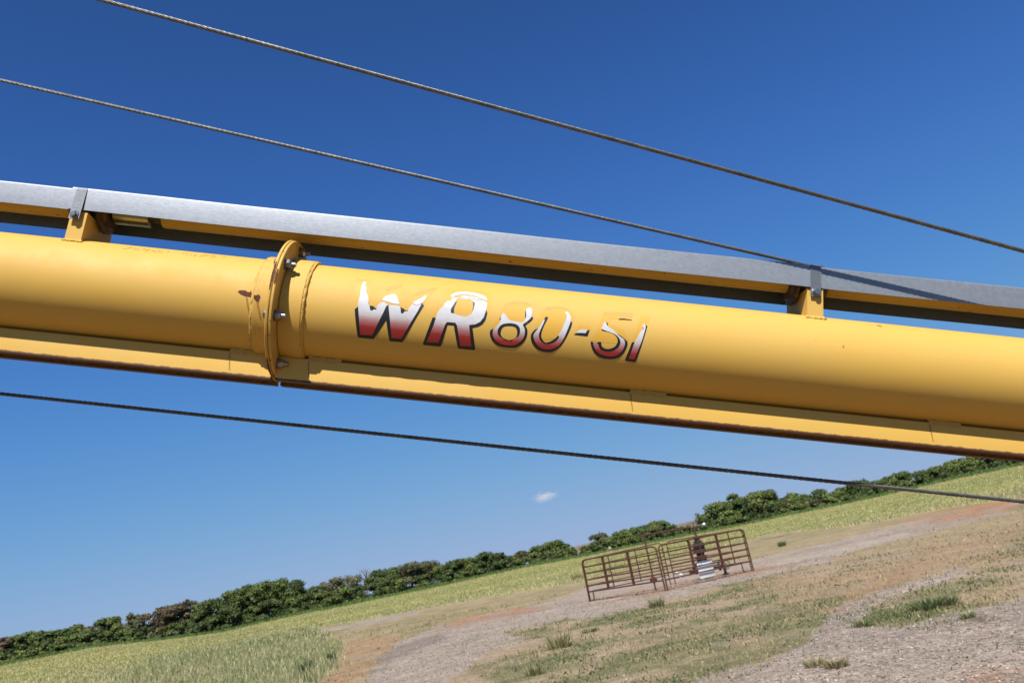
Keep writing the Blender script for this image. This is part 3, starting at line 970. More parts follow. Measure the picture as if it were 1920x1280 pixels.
def ground_colour(x, y, Zs):
    r = np.hypot(x, y)
    def mixc(c, w, d):
        return c * (1 - w[:, None]) + np.asarray(d)[None] * w[:, None]
    n1 = fbm(x, y, 0.9, 4, 31.0)
    n2 = fbm(x, y, 4.0, 3, 32.0)
    n3 = fbm(x, y, 0.35, 3, 33.0)
    c = np.repeat(C_soil[None], len(x), 0)
    c = mixc(c, 0.9 * sstep(0.42, 0.62, n1 * 0.6 + n2 * 0.4) * (1 - 0.6 * Zs['dry']), C_green)
    c = mixc(c, 0.5 * sstep(0.52, 0.66, n3), C_tan)
    c = mixc(c, 0.6 * Zs['tan'], C_tan)
    c = mixc(c, 0.55 * Zs['dry'] * sstep(0.4, 0.6, n2), np.array([0.44, 0.29, 0.165]))
    ragged = sstep(0.30, 0.70, Zs['gravel'] + (n3 - 0.5) * 0.9 + (n1 - 0.5) * 0.6)
    g = ragged * (1 - 0.55 * sstep(0.56, 0.70, n1) * (1 - Zs['yard'] * 0.7))
    c = mixc(c, g, C_gravel)
    c = mixc(c, g * 0.5 * sstep(0.55, 0.75, n2), np.array([0.36, 0.29, 0.235]))
    c = mixc(c, np.clip(Zs['red'] * sstep(0.28, 0.68, n1 * 0.6 + n3 * 0.4), 0, 1) * 0.95, C_red)
    for zp, cc_ in Z_ruts:
        c = mixc(c, 0.75 * soft(zp, x, y, 0.35), cc_)
    n4 = fbm(x * 0.25, y * 1.5, 14.0, 3, 35.0)
    fc = C_field[None] * (0.86 + 0.3 * n2[:, None])
    fc = mixc(fc, 0.40 * sstep(0.45, 0.65, n4), np.array([0.29, 0.31, 0.095]))
    fc = mixc(fc, 0.35 * sstep(0.52, 0.7, fbm(x * 0.3, y, 7.0, 3, 37.0)), np.array([0.46, 0.39, 0.18]))
    w = Zs['field'][:, None]
    c = c * (1 - w) + fc * w
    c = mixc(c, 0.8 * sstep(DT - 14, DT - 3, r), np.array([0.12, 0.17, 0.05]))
    c = mixc(c, 0.7 * Zs['tall'], np.array([0.33, 0.33, 0.165]))
    c = mixc(c, 0.85 * sstep(7.2, 5.8, r) * sstep(-2.0, -0.5, y), np.array([0.46, 0.265, 0.125]))   # unseen red earth beneath the auger, added for its orange bounce on the tube
    c = mixc(c, 0.9 * sstep(0.0, -2.5, y) * (0.6 + 0.4 * n1), np.array([0.085, 0.095, 0.035]))   # unseen dark grass behind the viewer, added to deepen the tube's dark band
    return c, g * (1 - Zs['field'])

az = np.concatenate([np.linspace(-pi, -0.80, 26)[:-1], np.linspace(-0.80, 0.80, 470), np.linspace(0.80, pi, 26)[1:]])
rr_ = np.concatenate([[0.01, 1.5, 3.0], np.geomspace(4.2, 60, 210), np.geomspace(61.5, DT + 12, 60), np.geomspace(155, 4500, 22)])
GA, GR = np.meshgrid(az, rr_)
gx, gy = (GR * np.sin(GA)).ravel(), (GR * np.cos(GA)).ravel()
gz = zg(gx, gy)
Zs = zones(gx, gy)
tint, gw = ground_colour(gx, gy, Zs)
na, nr = len(az), len(rr_)
i0 = (np.arange(nr - 1)[:, None] * na + np.arange(na - 1)[None])
quads = np.stack([i0, i0 + 1, i0 + na + 1, i0 + na], -1).reshape(-1, 4)[:, ::-1]
GV = np.stack([gx, gy, gz], 1)

def ground_mat():
    a = NT('ground_cover')
    at = a.n('ShaderNodeAttribute', attribute_name='tint')
    gv = a.n('ShaderNodeAttribute', attribute_name='gravel')
    c = a.n('ShaderNodeNewGeometry').outputs['Position']
    vor = a.n('ShaderNodeTexVoronoi')
    vor.inputs['Scale'].default_value = 34
    a.l(c, vor.inputs['Vector'])
    vor2 = a.n('ShaderNodeTexVoronoi')
    vor2.inputs['Scale'].default_value = 13
    a.l(c, vor2.inputs['Vector'])
    peb = a.ramp(vor.outputs['Color'], [(0.0, 0.55), (0.45, 0.92), (0.8, 1.12), (0.97, 1.8)])
    peb2 = a.ramp(vor2.outputs['Color'], [(0.0, 0.7), (0.5, 1.0), (0.93, 1.05), (0.97, 1.6)])
    pp = a.mix(1.0, peb, peb2, 'MULTIPLY')
    fine = a.ramp(a.noise(22, 6, 0.75, c), [(0.3, 0.55), (0.5, 1.0), (0.72, 1.4)])
    med = a.mix(1.0, a.ramp(a.noise(4.0, 5, 0.7, c), [(0.3, 0.74), (0.7, 1.24)]), a.ramp(a.noise(0.9, 4, 0.6, c), [(0.3, 0.86), (0.7, 1.14)]), 'MULTIPLY')
    k = a.mix(gv.outputs['Fac'], fine, pp)
    base = a.mix(1.0, at.outputs['Color'], k, 'MULTIPLY')
    base = a.mix(1.0, base, med, 'MULTIPLY')
    a.set(Base_Color=base, Roughness=0.95)
    a.b.inputs['Specular IOR Level'].default_value = 0.15
    h = a.math('ADD', a.math('MULTIPLY', vor.outputs['Distance'], 0.8), a.noise(30, 5, 0.7, c))
    a.bump(h, 0.7, 0.03)
    return a.mat
M_ground = ground_mat()

qc = quads
road_f = Zs['road'][qc].mean(1)
yard_f = (Zs['yard'] * (1 - Zs['patch']))[qc].mean(1)
field_f = np.maximum(Zs['field'], Zs['tall'])[qc].mean(1)
cls = np.zeros(len(qc), int)
cls[field_f > 0.5] = 1
cls[yard_f > 0.5] = 2
cls[road_f > 0.5] = 3
for k, nm in enumerate(('ground', 'field', 'gravel_yard', 'gravel_track')):
    fs = qc[cls == k]
    used, inv = np.unique(fs, return_inverse=True)
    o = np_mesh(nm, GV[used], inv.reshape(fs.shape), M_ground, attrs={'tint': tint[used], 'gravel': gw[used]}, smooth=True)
    o['kind'] = 'structure'

# ------------------------------------------------------------------ loose stones
def leafy_mat(name, trans=0.35, rough=0.6, vary=0.3):
    a = NT(name)
    at = a.n('ShaderNodeAttribute', attribute_name='tint')
    a.set(Base_Color=at.outputs['Color'], Roughness=rough)
    a.b.inputs['Specular IOR Level'].default_value = 0.25
    tr = a.n('ShaderNodeBsdfTranslucent')
    a.l(a.mix(1.0, at.outputs['Color'], (GAIN, GAIN, GAIN), 'MULTIPLY'), tr.inputs['Color'])
    mx = a.n('ShaderNodeMixShader')
    mx.inputs[0].default_value = trans
    a.l(a.b.outputs[0], mx.inputs[1])
    a.l(tr.outputs[0], mx.inputs[2])
    a.l(mx.outputs[0], a.out.inputs['Surface'])
    return a.mat
M_blade = leafy_mat('grass_blade', 0.4)
M_leaf = leafy_mat('tree_leaf', 0.30)
M_stone = leafy_mat('stone', 0.0, 0.9)

def scatter(n, rmin, rmax, azlim=0.66, power=1.0):
    """points in the view sector, denser near by"""
    u_ = rng.random(n)
    r = np.exp(np.log(rmin) + (np.log(rmax) - np.log(rmin)) * u_ ** power)
    a_ = rng.uniform(-azlim, azlim, n)
    return r * np.sin(a_), r * np.cos(a_)

OCT_V = np.array([(1, 0, 0), (-1, 0, 0), (0, 1, 0), (0, -1, 0), (0, 0, 1), (0, 0, -1)], float)
OCT_F = np.array([(0, 2, 4), (2, 1, 4), (1, 3, 4), (3, 0, 4), (2, 0, 5), (1, 2, 5), (3, 1, 5), (0, 3, 5)])
x, y = scatter(42000, 6, 34, 0.7, 1.15)
Zp = zones(x, y)
keep = rng.random(len(x)) < np.where(Zp['gravel'] > 0.4, 1.0, 0.30) * (1 - Zp['field'])
x, y = x[keep], y[keep]
nS = len(x)
sz = 0.005 + 0.013 * rng.random(nS) ** 3 + 0.0005 * np.hypot(x, y)
rot = rng.uniform(0, 2 * pi, nS)
V = OCT_V[None] * (1 + 0.35 * rng.standard_normal((nS, 6, 1))) * sz[:, None, None]
V[:, :, 0] *= 1.3
V[:, :, 2] *= 0.6
cx, sx = np.cos(rot)[:, None], np.sin(rot)[:, None]
vx, vy = V[:, :, 0] * cx - V[:, :, 1] * sx, V[:, :, 0] * sx + V[:, :, 1] * cx
V = np.stack([vx + x[:, None], vy + y[:, None], V[:, :, 2] + (zg(x, y) + sz * 0.25)[:, None]], -1).reshape(-1, 3)
Fs = (OCT_F[None] + (np.arange(nS) * 6)[:, None, None]).reshape(-1, 3)
cs = np.array([0.42, 0.36, 0.30])[None] * (0.55 + 0.75 * rng.random((nS, 1)) ** 1.3)
wh = rng.random(nS) < 0.06
cs[wh] = np.array([0.64, 0.58, 0.50])
rd = rng.random(nS) < 0.1
cs[rd] = np.array([0.33, 0.2, 0.14])
o = np_mesh('loose_gravel', V, Fs, M_stone, attrs={'tint': np.repeat(cs, 6, 0)})
tag(o, kind='stuff')

# ------------------------------------------------------------------ grass
def blades(name, x, y, h, wd, tint_, lean=0.45, z=None):
    n = len(x)
    z = zg(x, y) if z is None else z
    a_ = rng.uniform(0, 2 * pi, n)
    fx, fy = np.cos(a_), np.sin(a_)
    la = rng.uniform(0, 2 * pi, n)
    lm = lean * rng.random(n) * h
    b = np.stack([x, y, z - 0.01], 1)
    side = np.stack([fx, fy, np.zeros(n)], 1) * wd[:, None] / 2
    mid = b + np.stack([np.cos(la) * lm * 0.35, np.sin(la) * lm * 0.35, h * 0.6], 1)
    tip = b + np.stack([np.cos(la) * lm, np.sin(la) * lm, h * (1 - 0.2 * rng.random(n))], 1)
    V = np.stack([b - side, b + side, mid + side * 0.75, mid - side * 0.75, tip], 1).reshape(-1, 3)
    k = np.arange(n)[:, None, None] * 5
    Fq = (np.array([[0, 1, 2], [0, 2, 3], [3, 2, 4]])[None] + k).reshape(-1, 3)
    o = np_mesh(name, V, Fq, M_blade, attrs={'tint': np.repeat(tint_, 5, 0)})
    tag(o, kind='stuff')
    return o

def clumped(x, y, s, lo, hi, z=0.0):
    return sstep(lo, hi, fbm(x, y, s, 3, z))

# short weedy cover on the near ground
x, y = scatter(230000, 7, 46, 0.68, 1.15)
Zp = zones(x, y)
cl = clumped(x, y, 0.9, 0.40, 0.60, 31.0) * 0.6 + clumped(x, y, 4.0, 0.42, 0.60, 32.0) * 0.4
p = 0.62 * cl * (1 - 0.97 * Zp['gravel']) * (1 - Zp['field']) * (1 - 0.75 * Zp['red']) * (1 - 0.45 * Zp['dry']) + 0.8 * Zp['patch'] * cl
p = p * (0.3 + 0.9 * clumped(x, y, 0.5, 0.40, 0.62, 91.0))
keep = rng.random(len(x)) < p
x, y, cl = x[keep], y[keep], cl[keep]
dryness = fbm(x, y, 2.2, 3, 51.0)
r = np.hypot(x, y)
n = len(x)
h = (0.02 + 0.07 * rng.random(n) ** 2) * (0.8 + r / 45)
wd = 0.006 + 0.0007 * r + 0.006 * rng.random(n)
t_ = np.where((rng.random(n) < sstep(0.28, 0.56, dryness))[:, None], np.array([[0.60, 0.48, 0.255]]), np.array([[0.25, 0.295, 0.105]]))
t_ = t_ * (0.65 + 0.6 * rng.random((n, 1)))
print('short', n)
blades('short_grass', x, y, h, wd, t_, 0.9)

# low creeping green weeds of the near ground
x, y = scatter(90000, 7, 30, 0.68, 1.2)
Zp = zones(x, y)
cl = 0.6 * clumped(x, y, 1.6, 0.53, 0.66, 61.0)
keep = rng.random(len(x)) < cl * (1 - 0.97 * Zp['gravel'] * (1 - Zp['patch'])) * (1 - Zp['field']) * (1 - Zp['red'])
x, y = x[keep], y[keep]
n = len(x)
r = np.hypot(x, y)
t_ = np.array([[0.19, 0.25, 0.085]]) * (0.6 + 0.7 * rng.random((n, 1)))
print('weeds', n)
blades('creeping_weeds', x, y, 0.02 + 0.045 * rng.random(n), 0.012 + 0.0010 * r, t_, 1.8)

# tall grass along the near edge of the field
x, y = scatter(290000, 17, 66, 0.70, 0.7)
Zp = zones(x, y)
edge = Zp['field'] * (1 - sstep(45, 75, np.hypot(x, y)) * 0.7)
p = np.clip(np.maximum(edge, Zp['tall']), 0, 1) * (0.35 + 0.65 * clumped(x, y, 2.0, 0.35, 0.6, 71.0))
keep = rng.random(len(x)) < p
x, y = x[keep], y[keep]
Zk = zones(x, y)
r = np.hypot(x, y)
n = len(x)
h = (0.11 + 0.22 * rng.random(n)) * (0.75 + 0.5 * fbm(x, y, 3.0, 2, 72.0)) * (0.6 + 0.4 * Zk['tall'] + 0.2 * Zk['field'])
wd = 0.007 + 0.0006 * r
gr = rng.random(n) < np.where(Zk['tall'] > 0.5, 0.55, 0.34) * (0.5 + fbm(x, y, 2.4, 3, 73.0))
t_ = np.where(gr[:, None], np.array([[0.40, 0.46, 0.19]]), np.array([[0.80, 0.70, 0.39]])) * (0.65 + 0.6 * rng.random((n, 1)))
print('tall', n)
blades('tall_grass', x, y, h, wd, t_, 0.6)

# the open field up to the trees
n = 210000
a_ = rng.uniform(-0.68, 0.68, n)
r = 48 + (DT + 3 - 48) * rng.random(n) ** 0.8
x, y = r * np.sin(a_), r * np.cos(a_)
Zp = zones(x, y)
keep = Zp['field'] > 0.5
x, y, r = x[keep], y[keep], r[keep]
n = len(x)
h = (0.08 + 0.10 * rng.random(n)) * (0.7 + 0.6 * fbm(x, y, 6.0, 2, 81.0))
wd = 0.012 + 0.0007 * r
n4 = fbm(x * 0.25, y * 1.5, 14.0, 3, 35.0)
t_ = np.array([[0.70, 0.635, 0.275]]) * (0.75 + 0.45 * rng.random((n, 1)))
gsel = rng.random(n) < 0.20 + 0.45 * sstep(0.45, 0.65, n4)
t_[gsel] = np.array([0.50, 0.54, 0.21]) * (0.75 + 0.4 * rng.random((int(gsel.sum()), 1)))
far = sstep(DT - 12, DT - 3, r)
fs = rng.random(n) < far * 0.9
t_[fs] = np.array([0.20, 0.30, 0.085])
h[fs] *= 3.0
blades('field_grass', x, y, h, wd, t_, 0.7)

# single grass tufts and weeds that stand out
def tuft(name, px, py, hgt, spread, nb, colr, label, cat, dry=0.3, group='weeds on the gravel ground'):
    p = ground_at(px, py)
    z0 = float(zg([p.x], [p.y])[0])
    root = np.array([p.x, p.y])
    a_ = rng.uniform(0, 2 * pi, nb)
    rr = spread * np.sqrt(rng.random(nb))
    x, y = rr * np.cos(a_) * 0.5, rr * np.sin(a_) * 0.5
    h = hgt * (0.45 + 0.55 * rng.random(nb))
    nb = int(nb * 1.5)
    a_ = rng.uniform(0, 2 * pi, nb)
    rr = spread * np.sqrt(rng.random(nb))
    x, y = rr * np.cos(a_) * 0.5, rr * np.sin(a_) * 0.5
    h = hgt * (0.35 + 0.65 * rng.random(nb))
    wd = np.full(nb, 0.006 + 0.0005 * p.length)
    out = np.stack([np.cos(a_), np.sin(a_)], 1) * (spread * (0.2 + 0.8 * rng.random(nb)))[:, None] * 0.6
    b = np.stack([x, y, np.full(nb, -0.01)], 1)
    f = rng.uniform(0, pi, nb)
    side = np.stack([np.cos(f), np.sin(f), np.zeros(nb)], 1) * wd[:, None] / 2
    mid = b + np.stack([out[:, 0] * .4, out[:, 1] * .4, h * .62], 1)
    tip = b + np.stack([out[:, 0], out[:, 1], h], 1)
    V = np.stack([b - side, b + side, mid + side * .8, mid - side * .8, tip], 1).reshape(-1, 3)
    Fq = (np.array([[0, 1, 2], [0, 2, 3], [3, 2, 4]])[None] + np.arange(nb)[:, None, None] * 5).reshape(-1, 3)
    t_ = np.array([colr]) * (0.65 + 0.6 * rng.random((nb, 1)))
    d = rng.random(nb) < dry
    t_[d] = np.array([0.66, 0.56, 0.30])
    o = np_mesh(name, V, Fq, M_blade, attrs={'tint': np.repeat(t_, 5, 0)})
    o.location = (p.x, p.y, z0)
    tag(o, label, cat, group)
G1, G2 = (0.33, 0.36, 0.15), (0.24, 0.32, 0.12)
tuft('grass_tuft', 1232, 1137, 0.30, 0.36, 150, G1, 'bushy green grass tuft on the gravel just in front of the pen', 'grass tuft', 0.45)
tuft('grass_tuft', 1050, 1215, 0.40, 0.40, 150, G1, 'tall straw topped grass tuft beside the gravel track at bottom centre', 'grass tuft', 0.55)
tuft('grass_tuft', 1002, 1266, 0.20, 0.26, 120, G1, 'low green grass tuft near the lower edge of the picture', 'grass tuft', 0.3)
tuft('grass_tuft', 1106, 1185, 0.12, 0.30, 110, G2, 'small dark green tuft between the track and the dry ground', 'grass tuft', 0.2)
tuft('grass_tuft', 1528, 1250, 0.13, 0.20, 120, G1, 'dry yellowish tuft alone on the pale gravel, left of its pair', 'grass tuft', 0.7)
tuft('grass_tuft', 1570, 1252, 0.12, 0.22, 130, (0.30, 0.26, 0.11), 'brownish green tuft alone on the pale gravel, right of its pair', 'grass tuft', 0.45)
tuft('weed', 1742, 1142, 0.20, 0.40, 260, G2, 'leafy green weed in the grass strip between two gravel areas', 'weed', 0.1)
tuft('weed', 1778, 1136, 0.17, 0.24, 150, G2, 'dark green weed right next to the largest leafy weed', 'weed', 0.1)
tuft('weed', 1620, 1174, 0.12, 0.22, 120, G2, 'small weed at the left tip of the grass strip', 'weed', 0.25)
tuft('weed', 1815, 1160, 0.10, 0.16, 90, G2, 'small weed out on the gravel below the grass strip', 'weed', 0.2)
tuft('weed', 1468, 1028, 0.32, 0.36, 140, G2, 'round green weed standing on the bare ground right of the pen', 'weed', 0.1)
tuft('weed', 576, 1262, 0.42, 0.36, 150, (0.12, 0.18, 0.075), 'dark bushy weed at the edge of the tall grass, lower left', 'weed', 0.05)
tuft('weed', 622, 1236, 0.30, 0.22, 90, (0.12, 0.18, 0.075), 'smaller dark weed beside the reddish soil, lower left', 'weed', 0.05)
tuft('weed', 1085, 1094, 0.5, 0.6, 160, G1, 'straw coloured tall clump left of the pen corner', 'grass tuft', 0.7)

# ------------------------------------------------------------------ trees along the field
def leaf_cloud(centers, radii, n_leaf, size, tint_, squash=0.85, inner=0.25):
    """leaf-sized quads on the shells of lobes"""
    centers, radii = np.asarray(centers), np.asarray(radii)
    wts = radii ** 2
    k = rng.choice(len(radii), n_leaf, p=wts / wts.sum())
    d = rng.standard_normal((n_leaf, 3))
    d /= np.linalg.norm(d, axis=1)[:, None]
    d[:, 2] = np.where(d[:, 2] < -0.3, -d[:, 2] * 0.6, d[:, 2])
    rad = radii[k] * (1 - inner * rng.random(n_leaf) ** 1.5) * (1 + 0.10 * rng.standard_normal(n_leaf))
    c = centers[k] + d * rad[:, None] * np.array([1, 1, squash])
    nrm = d * 1.0 + 0.55 * rng.standard_normal((n_leaf, 3))
    nrm /= np.linalg.norm(nrm, axis=1)[:, None]
    h = rng.standard_normal((n_leaf, 3))
    a = np.cross(nrm, h)
    a /= np.linalg.norm(a, axis=1)[:, None]
    b = np.cross(nrm, a)
    s = (size * (0.6 + 0.8 * rng.random(n_leaf)))[:, None]
    V = np.stack([c - a * s * .5, c + b * s * .35, c + a * s * .5, c - b * s * .35], 1).reshape(-1, 3)
    Fq = np.arange(n_leaf * 4).reshape(-1, 4)
    lobe_t = 0.72 + 0.56 * rng.random(len(radii))
    t_ = tint_[None] * (lobe_t[k] * (0.7 + 0.6 * rng.random(n_leaf)))[:, None]
    t_[:, 0] *= 0.9 + 0.3 * rng.random(n_leaf)
    return V, Fq, np.repeat(t_, 4, 0)

M_bark = plain('bark', (0.09, 0.065, 0.045), 0.9, (0.16, 0.125, 0.095), 4, bump=0.3)
M_bark_pale = plain('pale_dead_wood', (0.30, 0.26, 0.22), 0.9, (0.2, 0.17, 0.14), 4)
TINTS = dict(g=np.array([0.175, 0.240, 0.062]), d=np.array([0.115, 0.168, 0.050]), l=np.array([0.205, 0.255, 0.075]), o=np.array([0.165, 0.178, 0.080]), b=np.array([0.20, 0.165, 0.095]), p=np.array([0.24, 0.25, 0.145]))
N_TREE = [0]
def px_per_m(d):
    return F_PX / d
def tree(name, px, ytop, halfw, tint_key, label, cat='tree', dist=None, lobes=None, leaf=1.0, bushy=False, bare=False):
    dist = dist if dist else DT + 3 + 7 * random.random()
    d = ray(px, 1000)
    # foot of the tree: under its top along the upright of the picture
    ye = float(np.interp(px, [e[0] for e in EDGE], [e[1] for e in EDGE]))
    pt = at_dist(px, ytop, dist)
    x0, y0 = pt.x, pt.y
    z0 = float(zg([x0], [y0])[0])
    H = max(pt.z - z0, 1.0) * (1.04 if not bushy else 1.0)
    w = halfw * 1.12 * dist / F_PX
    root = empty(name, (x0, y0, z0 - 0.1), random.uniform(0, 6))
    tag(root, label, cat, 'trees along the far field edge' if cat == 'tree' else 'bushes along the far field edge')
    rs = random.Random(int(px * 13 + ytop))
    bm = bmesh.new()
    tr = 0.03 * H + 0.05
    top = Vector((rs.uniform(-.1, .1) * w, rs.uniform(-.1, .1) * w, H * (0.9 if bare else 0.68)))
    if not bushy:
        add_tube(bm, [Vector((0, 0, 0)), top * 0.35 + Vector((.03 * H, 0, 0)), top * 0.7, top], [tr, tr * .8, tr * .5, tr * .2], 7)
        for k in range(9 if bare else 4):
            a = rs.uniform(0, 2 * pi)
            s_ = top * rs.uniform(0.35, 0.8)
            e = s_ + Vector((cos(a) * w * rs.uniform(.5, .9), sin(a) * w * rs.uniform(.5, .9), H * rs.uniform(.12, .3)))
            mid = (s_ + e) / 2 + Vector((0, 0, .04 * H))
            add_tube(bm, [s_, mid, e], [tr * .4, tr * .28, tr * .08], 5)
            if bare:
                for q in range(3):
                    s2 = mid.lerp(e, rs.uniform(0, .9))
                    e2 = s2 + Vector((rs.uniform(-.4, .4) * w, rs.uniform(-.4, .4) * w, H * rs.uniform(.06, .2)))
                    add_tube(bm, [s2, e2], [tr * .2, tr * .06], 4)
    else:
        for k in range(5):
            a = rs.uniform(0, 2 * pi)
            add_tube(bm, [Vector((0, 0, 0)), Vector((cos(a) * w * .3, sin(a) * w * .3, H * .35)), Vector((cos(a) * w * .5, sin(a) * w * .5, H * .7))], [tr * .5, tr * .3, tr * .1], 5)
    obj('trunk', bm, M_bark_pale if bare else M_bark, root)
    nl = lobes or (11 if bushy else 22)
    cen, rad = [], []
    lowest = 0.08
    for k in range(nl):
        f = rs.random()
        low_ = 0.0 if bushy else 0.20
        hz = low_ + (0.90 - low_) * f
        prof = sqrt(max(0.05, 1 - ((hz - (0.42 if bushy else 0.56)) / (0.60 if bushy else 0.48)) ** 2))
        a = rs.uniform(0, 2 * pi)
        q = rs.uniform(.15, .78) * w * prof
        rr = rs.uniform(.26, .50) * min(w, H * .62)
        zc = min(hz * H, H - rr * 0.85)
        cen.append((cos(a) * q, sin(a) * q, zc))
        rad.append(rr)
    # one lobe reaches the measured top, one the foot
    rr = 0.34 * min(w, H * .7)
    cen.append((0, 0, H - rr * .85)); rad.append(rr)
    rr = 0.45 * min(w, H * .6)
    cen.append((0, 0, 0.42 * H)); rad.append(rr * 1.25)
    if bushy:
        for q in (-0.75, -0.4, 0.0, 0.4, 0.75):
            cen.append((q * w * CR.x, q * w * 0.1, 0.16 * H)); rad.append(0.30 * min(w, H))
        root.rotation_euler = (0, 0, -0.1)
    if not bare:
        area = sum(q * q for q in rad)
        n_leaf = int(min(5200, max(1500, area * 230)) * (0.9 if not leaf else leaf))
        V, Fq, tt = leaf_cloud(cen, rad, int(n_leaf * 1.7), 0.29, TINTS[tint_key], inner=0.5)
        np_mesh('crown', V, Fq, M_leaf, root, attrs={'tint': tt})
    elif leaf:
        V, Fq, tt = leaf_cloud(cen, rad, 260, 0.22, TINTS['p'], inner=0.5)
        np_mesh('crown', V, Fq, M_leaf, root, attrs={'tint': tt})

kinds = {'g': 'mid green rounded tree', 'd': 'dark green dense tree', 'l': 'bright green leafy tree', 'o': 'olive green tree', 'b': 'brownish tree turning dry', 'p': 'pale thin-leaved tree'}
ordn = ['first', 'second', 'third', 'fourth', 'fifth', 'sixth', 'seventh', 'eighth', 'ninth', 'tenth', 'eleventh', 'twelfth', 'thirteenth', 'fourteenth', 'fifteenth', 'sixteenth', 'seventeenth', 'eighteenth']
left_row = [(4, 1194, 16, 'b'), (26, 1190, 17, 'g'), (50, 1184, 17, 'g'), (75, 1182, 16, 'd'), (100, 1181, 17, 'g'), (122, 1177, 16, 'd'), (142, 1171, 16, 'g'), (166, 1174, 17, 'o'), (190, 1160, 18, 'd'), (214, 1155, 18, 'l'), (244, 1149, 19, 'o'), (272, 1149, 16, 'b')]
for i, (px, yt, hw, k) in enumerate(left_row):
    tree('deciduous_tree', px, yt, hw, k, f'{kinds[k]}, {ordn[i]} from the left end of the treeline', dist=DT + 4 + 5 * random.random())
mid_row = [(303, 1138, 20, 'b', 'rusty brown tree rising behind the green row, left part'), (330, 1133, 20, 'b', 'reddish brown tree with a flat top, left of the tall clump'), (350, 1124, 15, 'b', 'highest of the dry brown trees in the left treeline'),
           (378, 1129, 20, 'g', 'green tree directly right of the dry brown trees'), (405, 1121, 22, 'd', 'dark green sloping tree left of the tall rounded clump'), (432, 1107, 22, 'g', 'green tree on the left shoulder of the tall clump'),
           (463, 1097, 22, 'g', 'upright green tree left of the tallest crown in the clump'), (496, 1089, 26, 'g', 'broad green tree forming the left half of the tallest clump'), (527, 1084, 28, 'g', 'tallest rounded green tree of the left treeline'),
           (553, 1087, 22, 'd', 'dark tree on the right edge of the tallest clump'), (588, 1099, 22, 'd', 'very dark low tree right of the tallest clump'), (606, 1091, 20, 'p', 'pale thin tree with a light trunk behind the hedge'),
           (628, 1082, 20, 'p', 'pale leafless-looking tree next to the bare grey one'), (652, 1079, 22, 'p', 'pale greyish tree, third of the thin group'), (706, 1067, 26, 'd', 'dark spreading tree right of the bare grey tree'),
           (735, 1064, 24, 'd', 'dark tree with a rounded top, middle of the treeline'), (768, 1055, 24, 'o', 'olive tree with light gaps in its crown'), (797, 1053, 24, 'o', 'olive tree twin crown, right one of the gappy pair'),
           (828, 1059, 22, 'g', 'low green tree right of the gappy olive pair'), (850, 1050, 22, 'd', 'dark green tree in the middle stretch of the treeline'), (880, 1044, 25, 'g', 'wide green tree left of the two crests near the pen'),
           (908, 1035, 22, 'd', 'dark crest tree, left one of the two near mid treeline'), (934, 1036, 20, 'd', 'dark crest tree, right one of the two near mid treeline'), (955, 1042, 18, 'g', 'small green tree in the dip before the clump by the hill'),
           (978, 1032, 19, 'o', 'loose olive tree at the left of the clump by the hill'), (1004, 1023, 20, 'g', 'green tree in the middle of the clump by the hill'), (1030, 1015, 22, 'g', 'highest tree of the clump left of the brown hill'),
           (1052, 1020, 17, 'd', 'dark tree at the right end of the clump by the hill'),
           (1121, 1000, 18, 'o', 'thin topped olive tree right of the brown hill'), (1143, 1005, 16, 'g', 'small green tree just left of the clump behind the pen'), (1168, 993, 22, 'g', 'green tree on the left of the clump behind the pen'), (1198, 986, 24, 'g', 'wide green tree in the clump behind the pen'),
           (1226, 977, 22, 'l', 'tallest tree of the clump behind the pen'), (1250, 983, 17, 'g', 'green tree at the right of the clump behind the pen'),
           (1322, 962, 17, 'g', 'lowest tree at the left of the big clump right of the pen'), (1345, 941, 22, 'g', 'sloping green tree in the big clump right of the pen'), (1368, 927, 13, 'g', 'slim tree with a separate round top in the big clump'),
           (1392, 931, 20, 'g', 'rounded tree in the middle of the big clump right of the pen'), (1418, 922, 22, 'l', 'bright tall tree in the big clump right of the pen'), (1440, 918, 19, 'g', 'tallest tree at the right end of the big clump'),
           (1462, 934, 15, 'o', 'olive tree in the gap right of the big clump'), (1487, 923, 17, 'g', 'pointed green tree right of the gap in the treeline'), (1510, 928, 18, 'd', 'dark tree between two pointed trees, right treeline'),
           (1534, 917, 20, 'd', 'round dark tree below the lowest cable'), (1560, 921, 18, 'g', 'low green tree before the cable crosses the trees'), (1585, 911, 18, 'd', 'dark tree in front of the far pale hill'),
           (1606, 900, 20, 'd', 'dark tree whose top meets the lowest cable'), (1638, 901, 22, 'd', 'dark tree crossed by the lowest cable'), (1666, 892, 22, 'g', 'green tree just above the lowest cable on the right'),
           (1692, 884, 22, 'g', 'rounded tree above the cable, right treeline'), (1724, 882, 23, 'd', 'dark tree in the right treeline left of the rise'), (1757, 873, 23, 'g', 'green tree climbing toward the auger track'), (1788, 861, 24, 'g', 'tall tree touching the underside of the auger in view'),
           (1820, 852, 24, 'g', 'green tree partly hidden by the auger, right end'), (1855, 847, 24, 'd', 'dark tree hidden behind the auger track at right'), (1892, 842, 25, 'd', 'dark tree at the far right under the auger')]
for px, yt, hw, k, lab in mid_row:
    tree('deciduous_tree', px, yt, hw * 1.12, k, lab, leaf=0.55 if k == 'p' else 1.0, dist=DT + 9 + 4 * random.random() if k in 'pb' else None)
tree('bare_tree', 683, 1062, 17, 'p', 'bare grey tree with thin twigs in the treeline', bare=True, leaf=0, dist=DT + 12)
tree('bare_tree', 1286, 975, 15, 'p', 'bare dark tree in front of the brown hill behind the wellhead', bare=True, leaf=0, dist=DT + 6)
tree('bare_tree', 1306, 961, 9, 'p', 'slim grey tree at the left foot of the big clump', bare=True, leaf=1, dist=DT + 8)
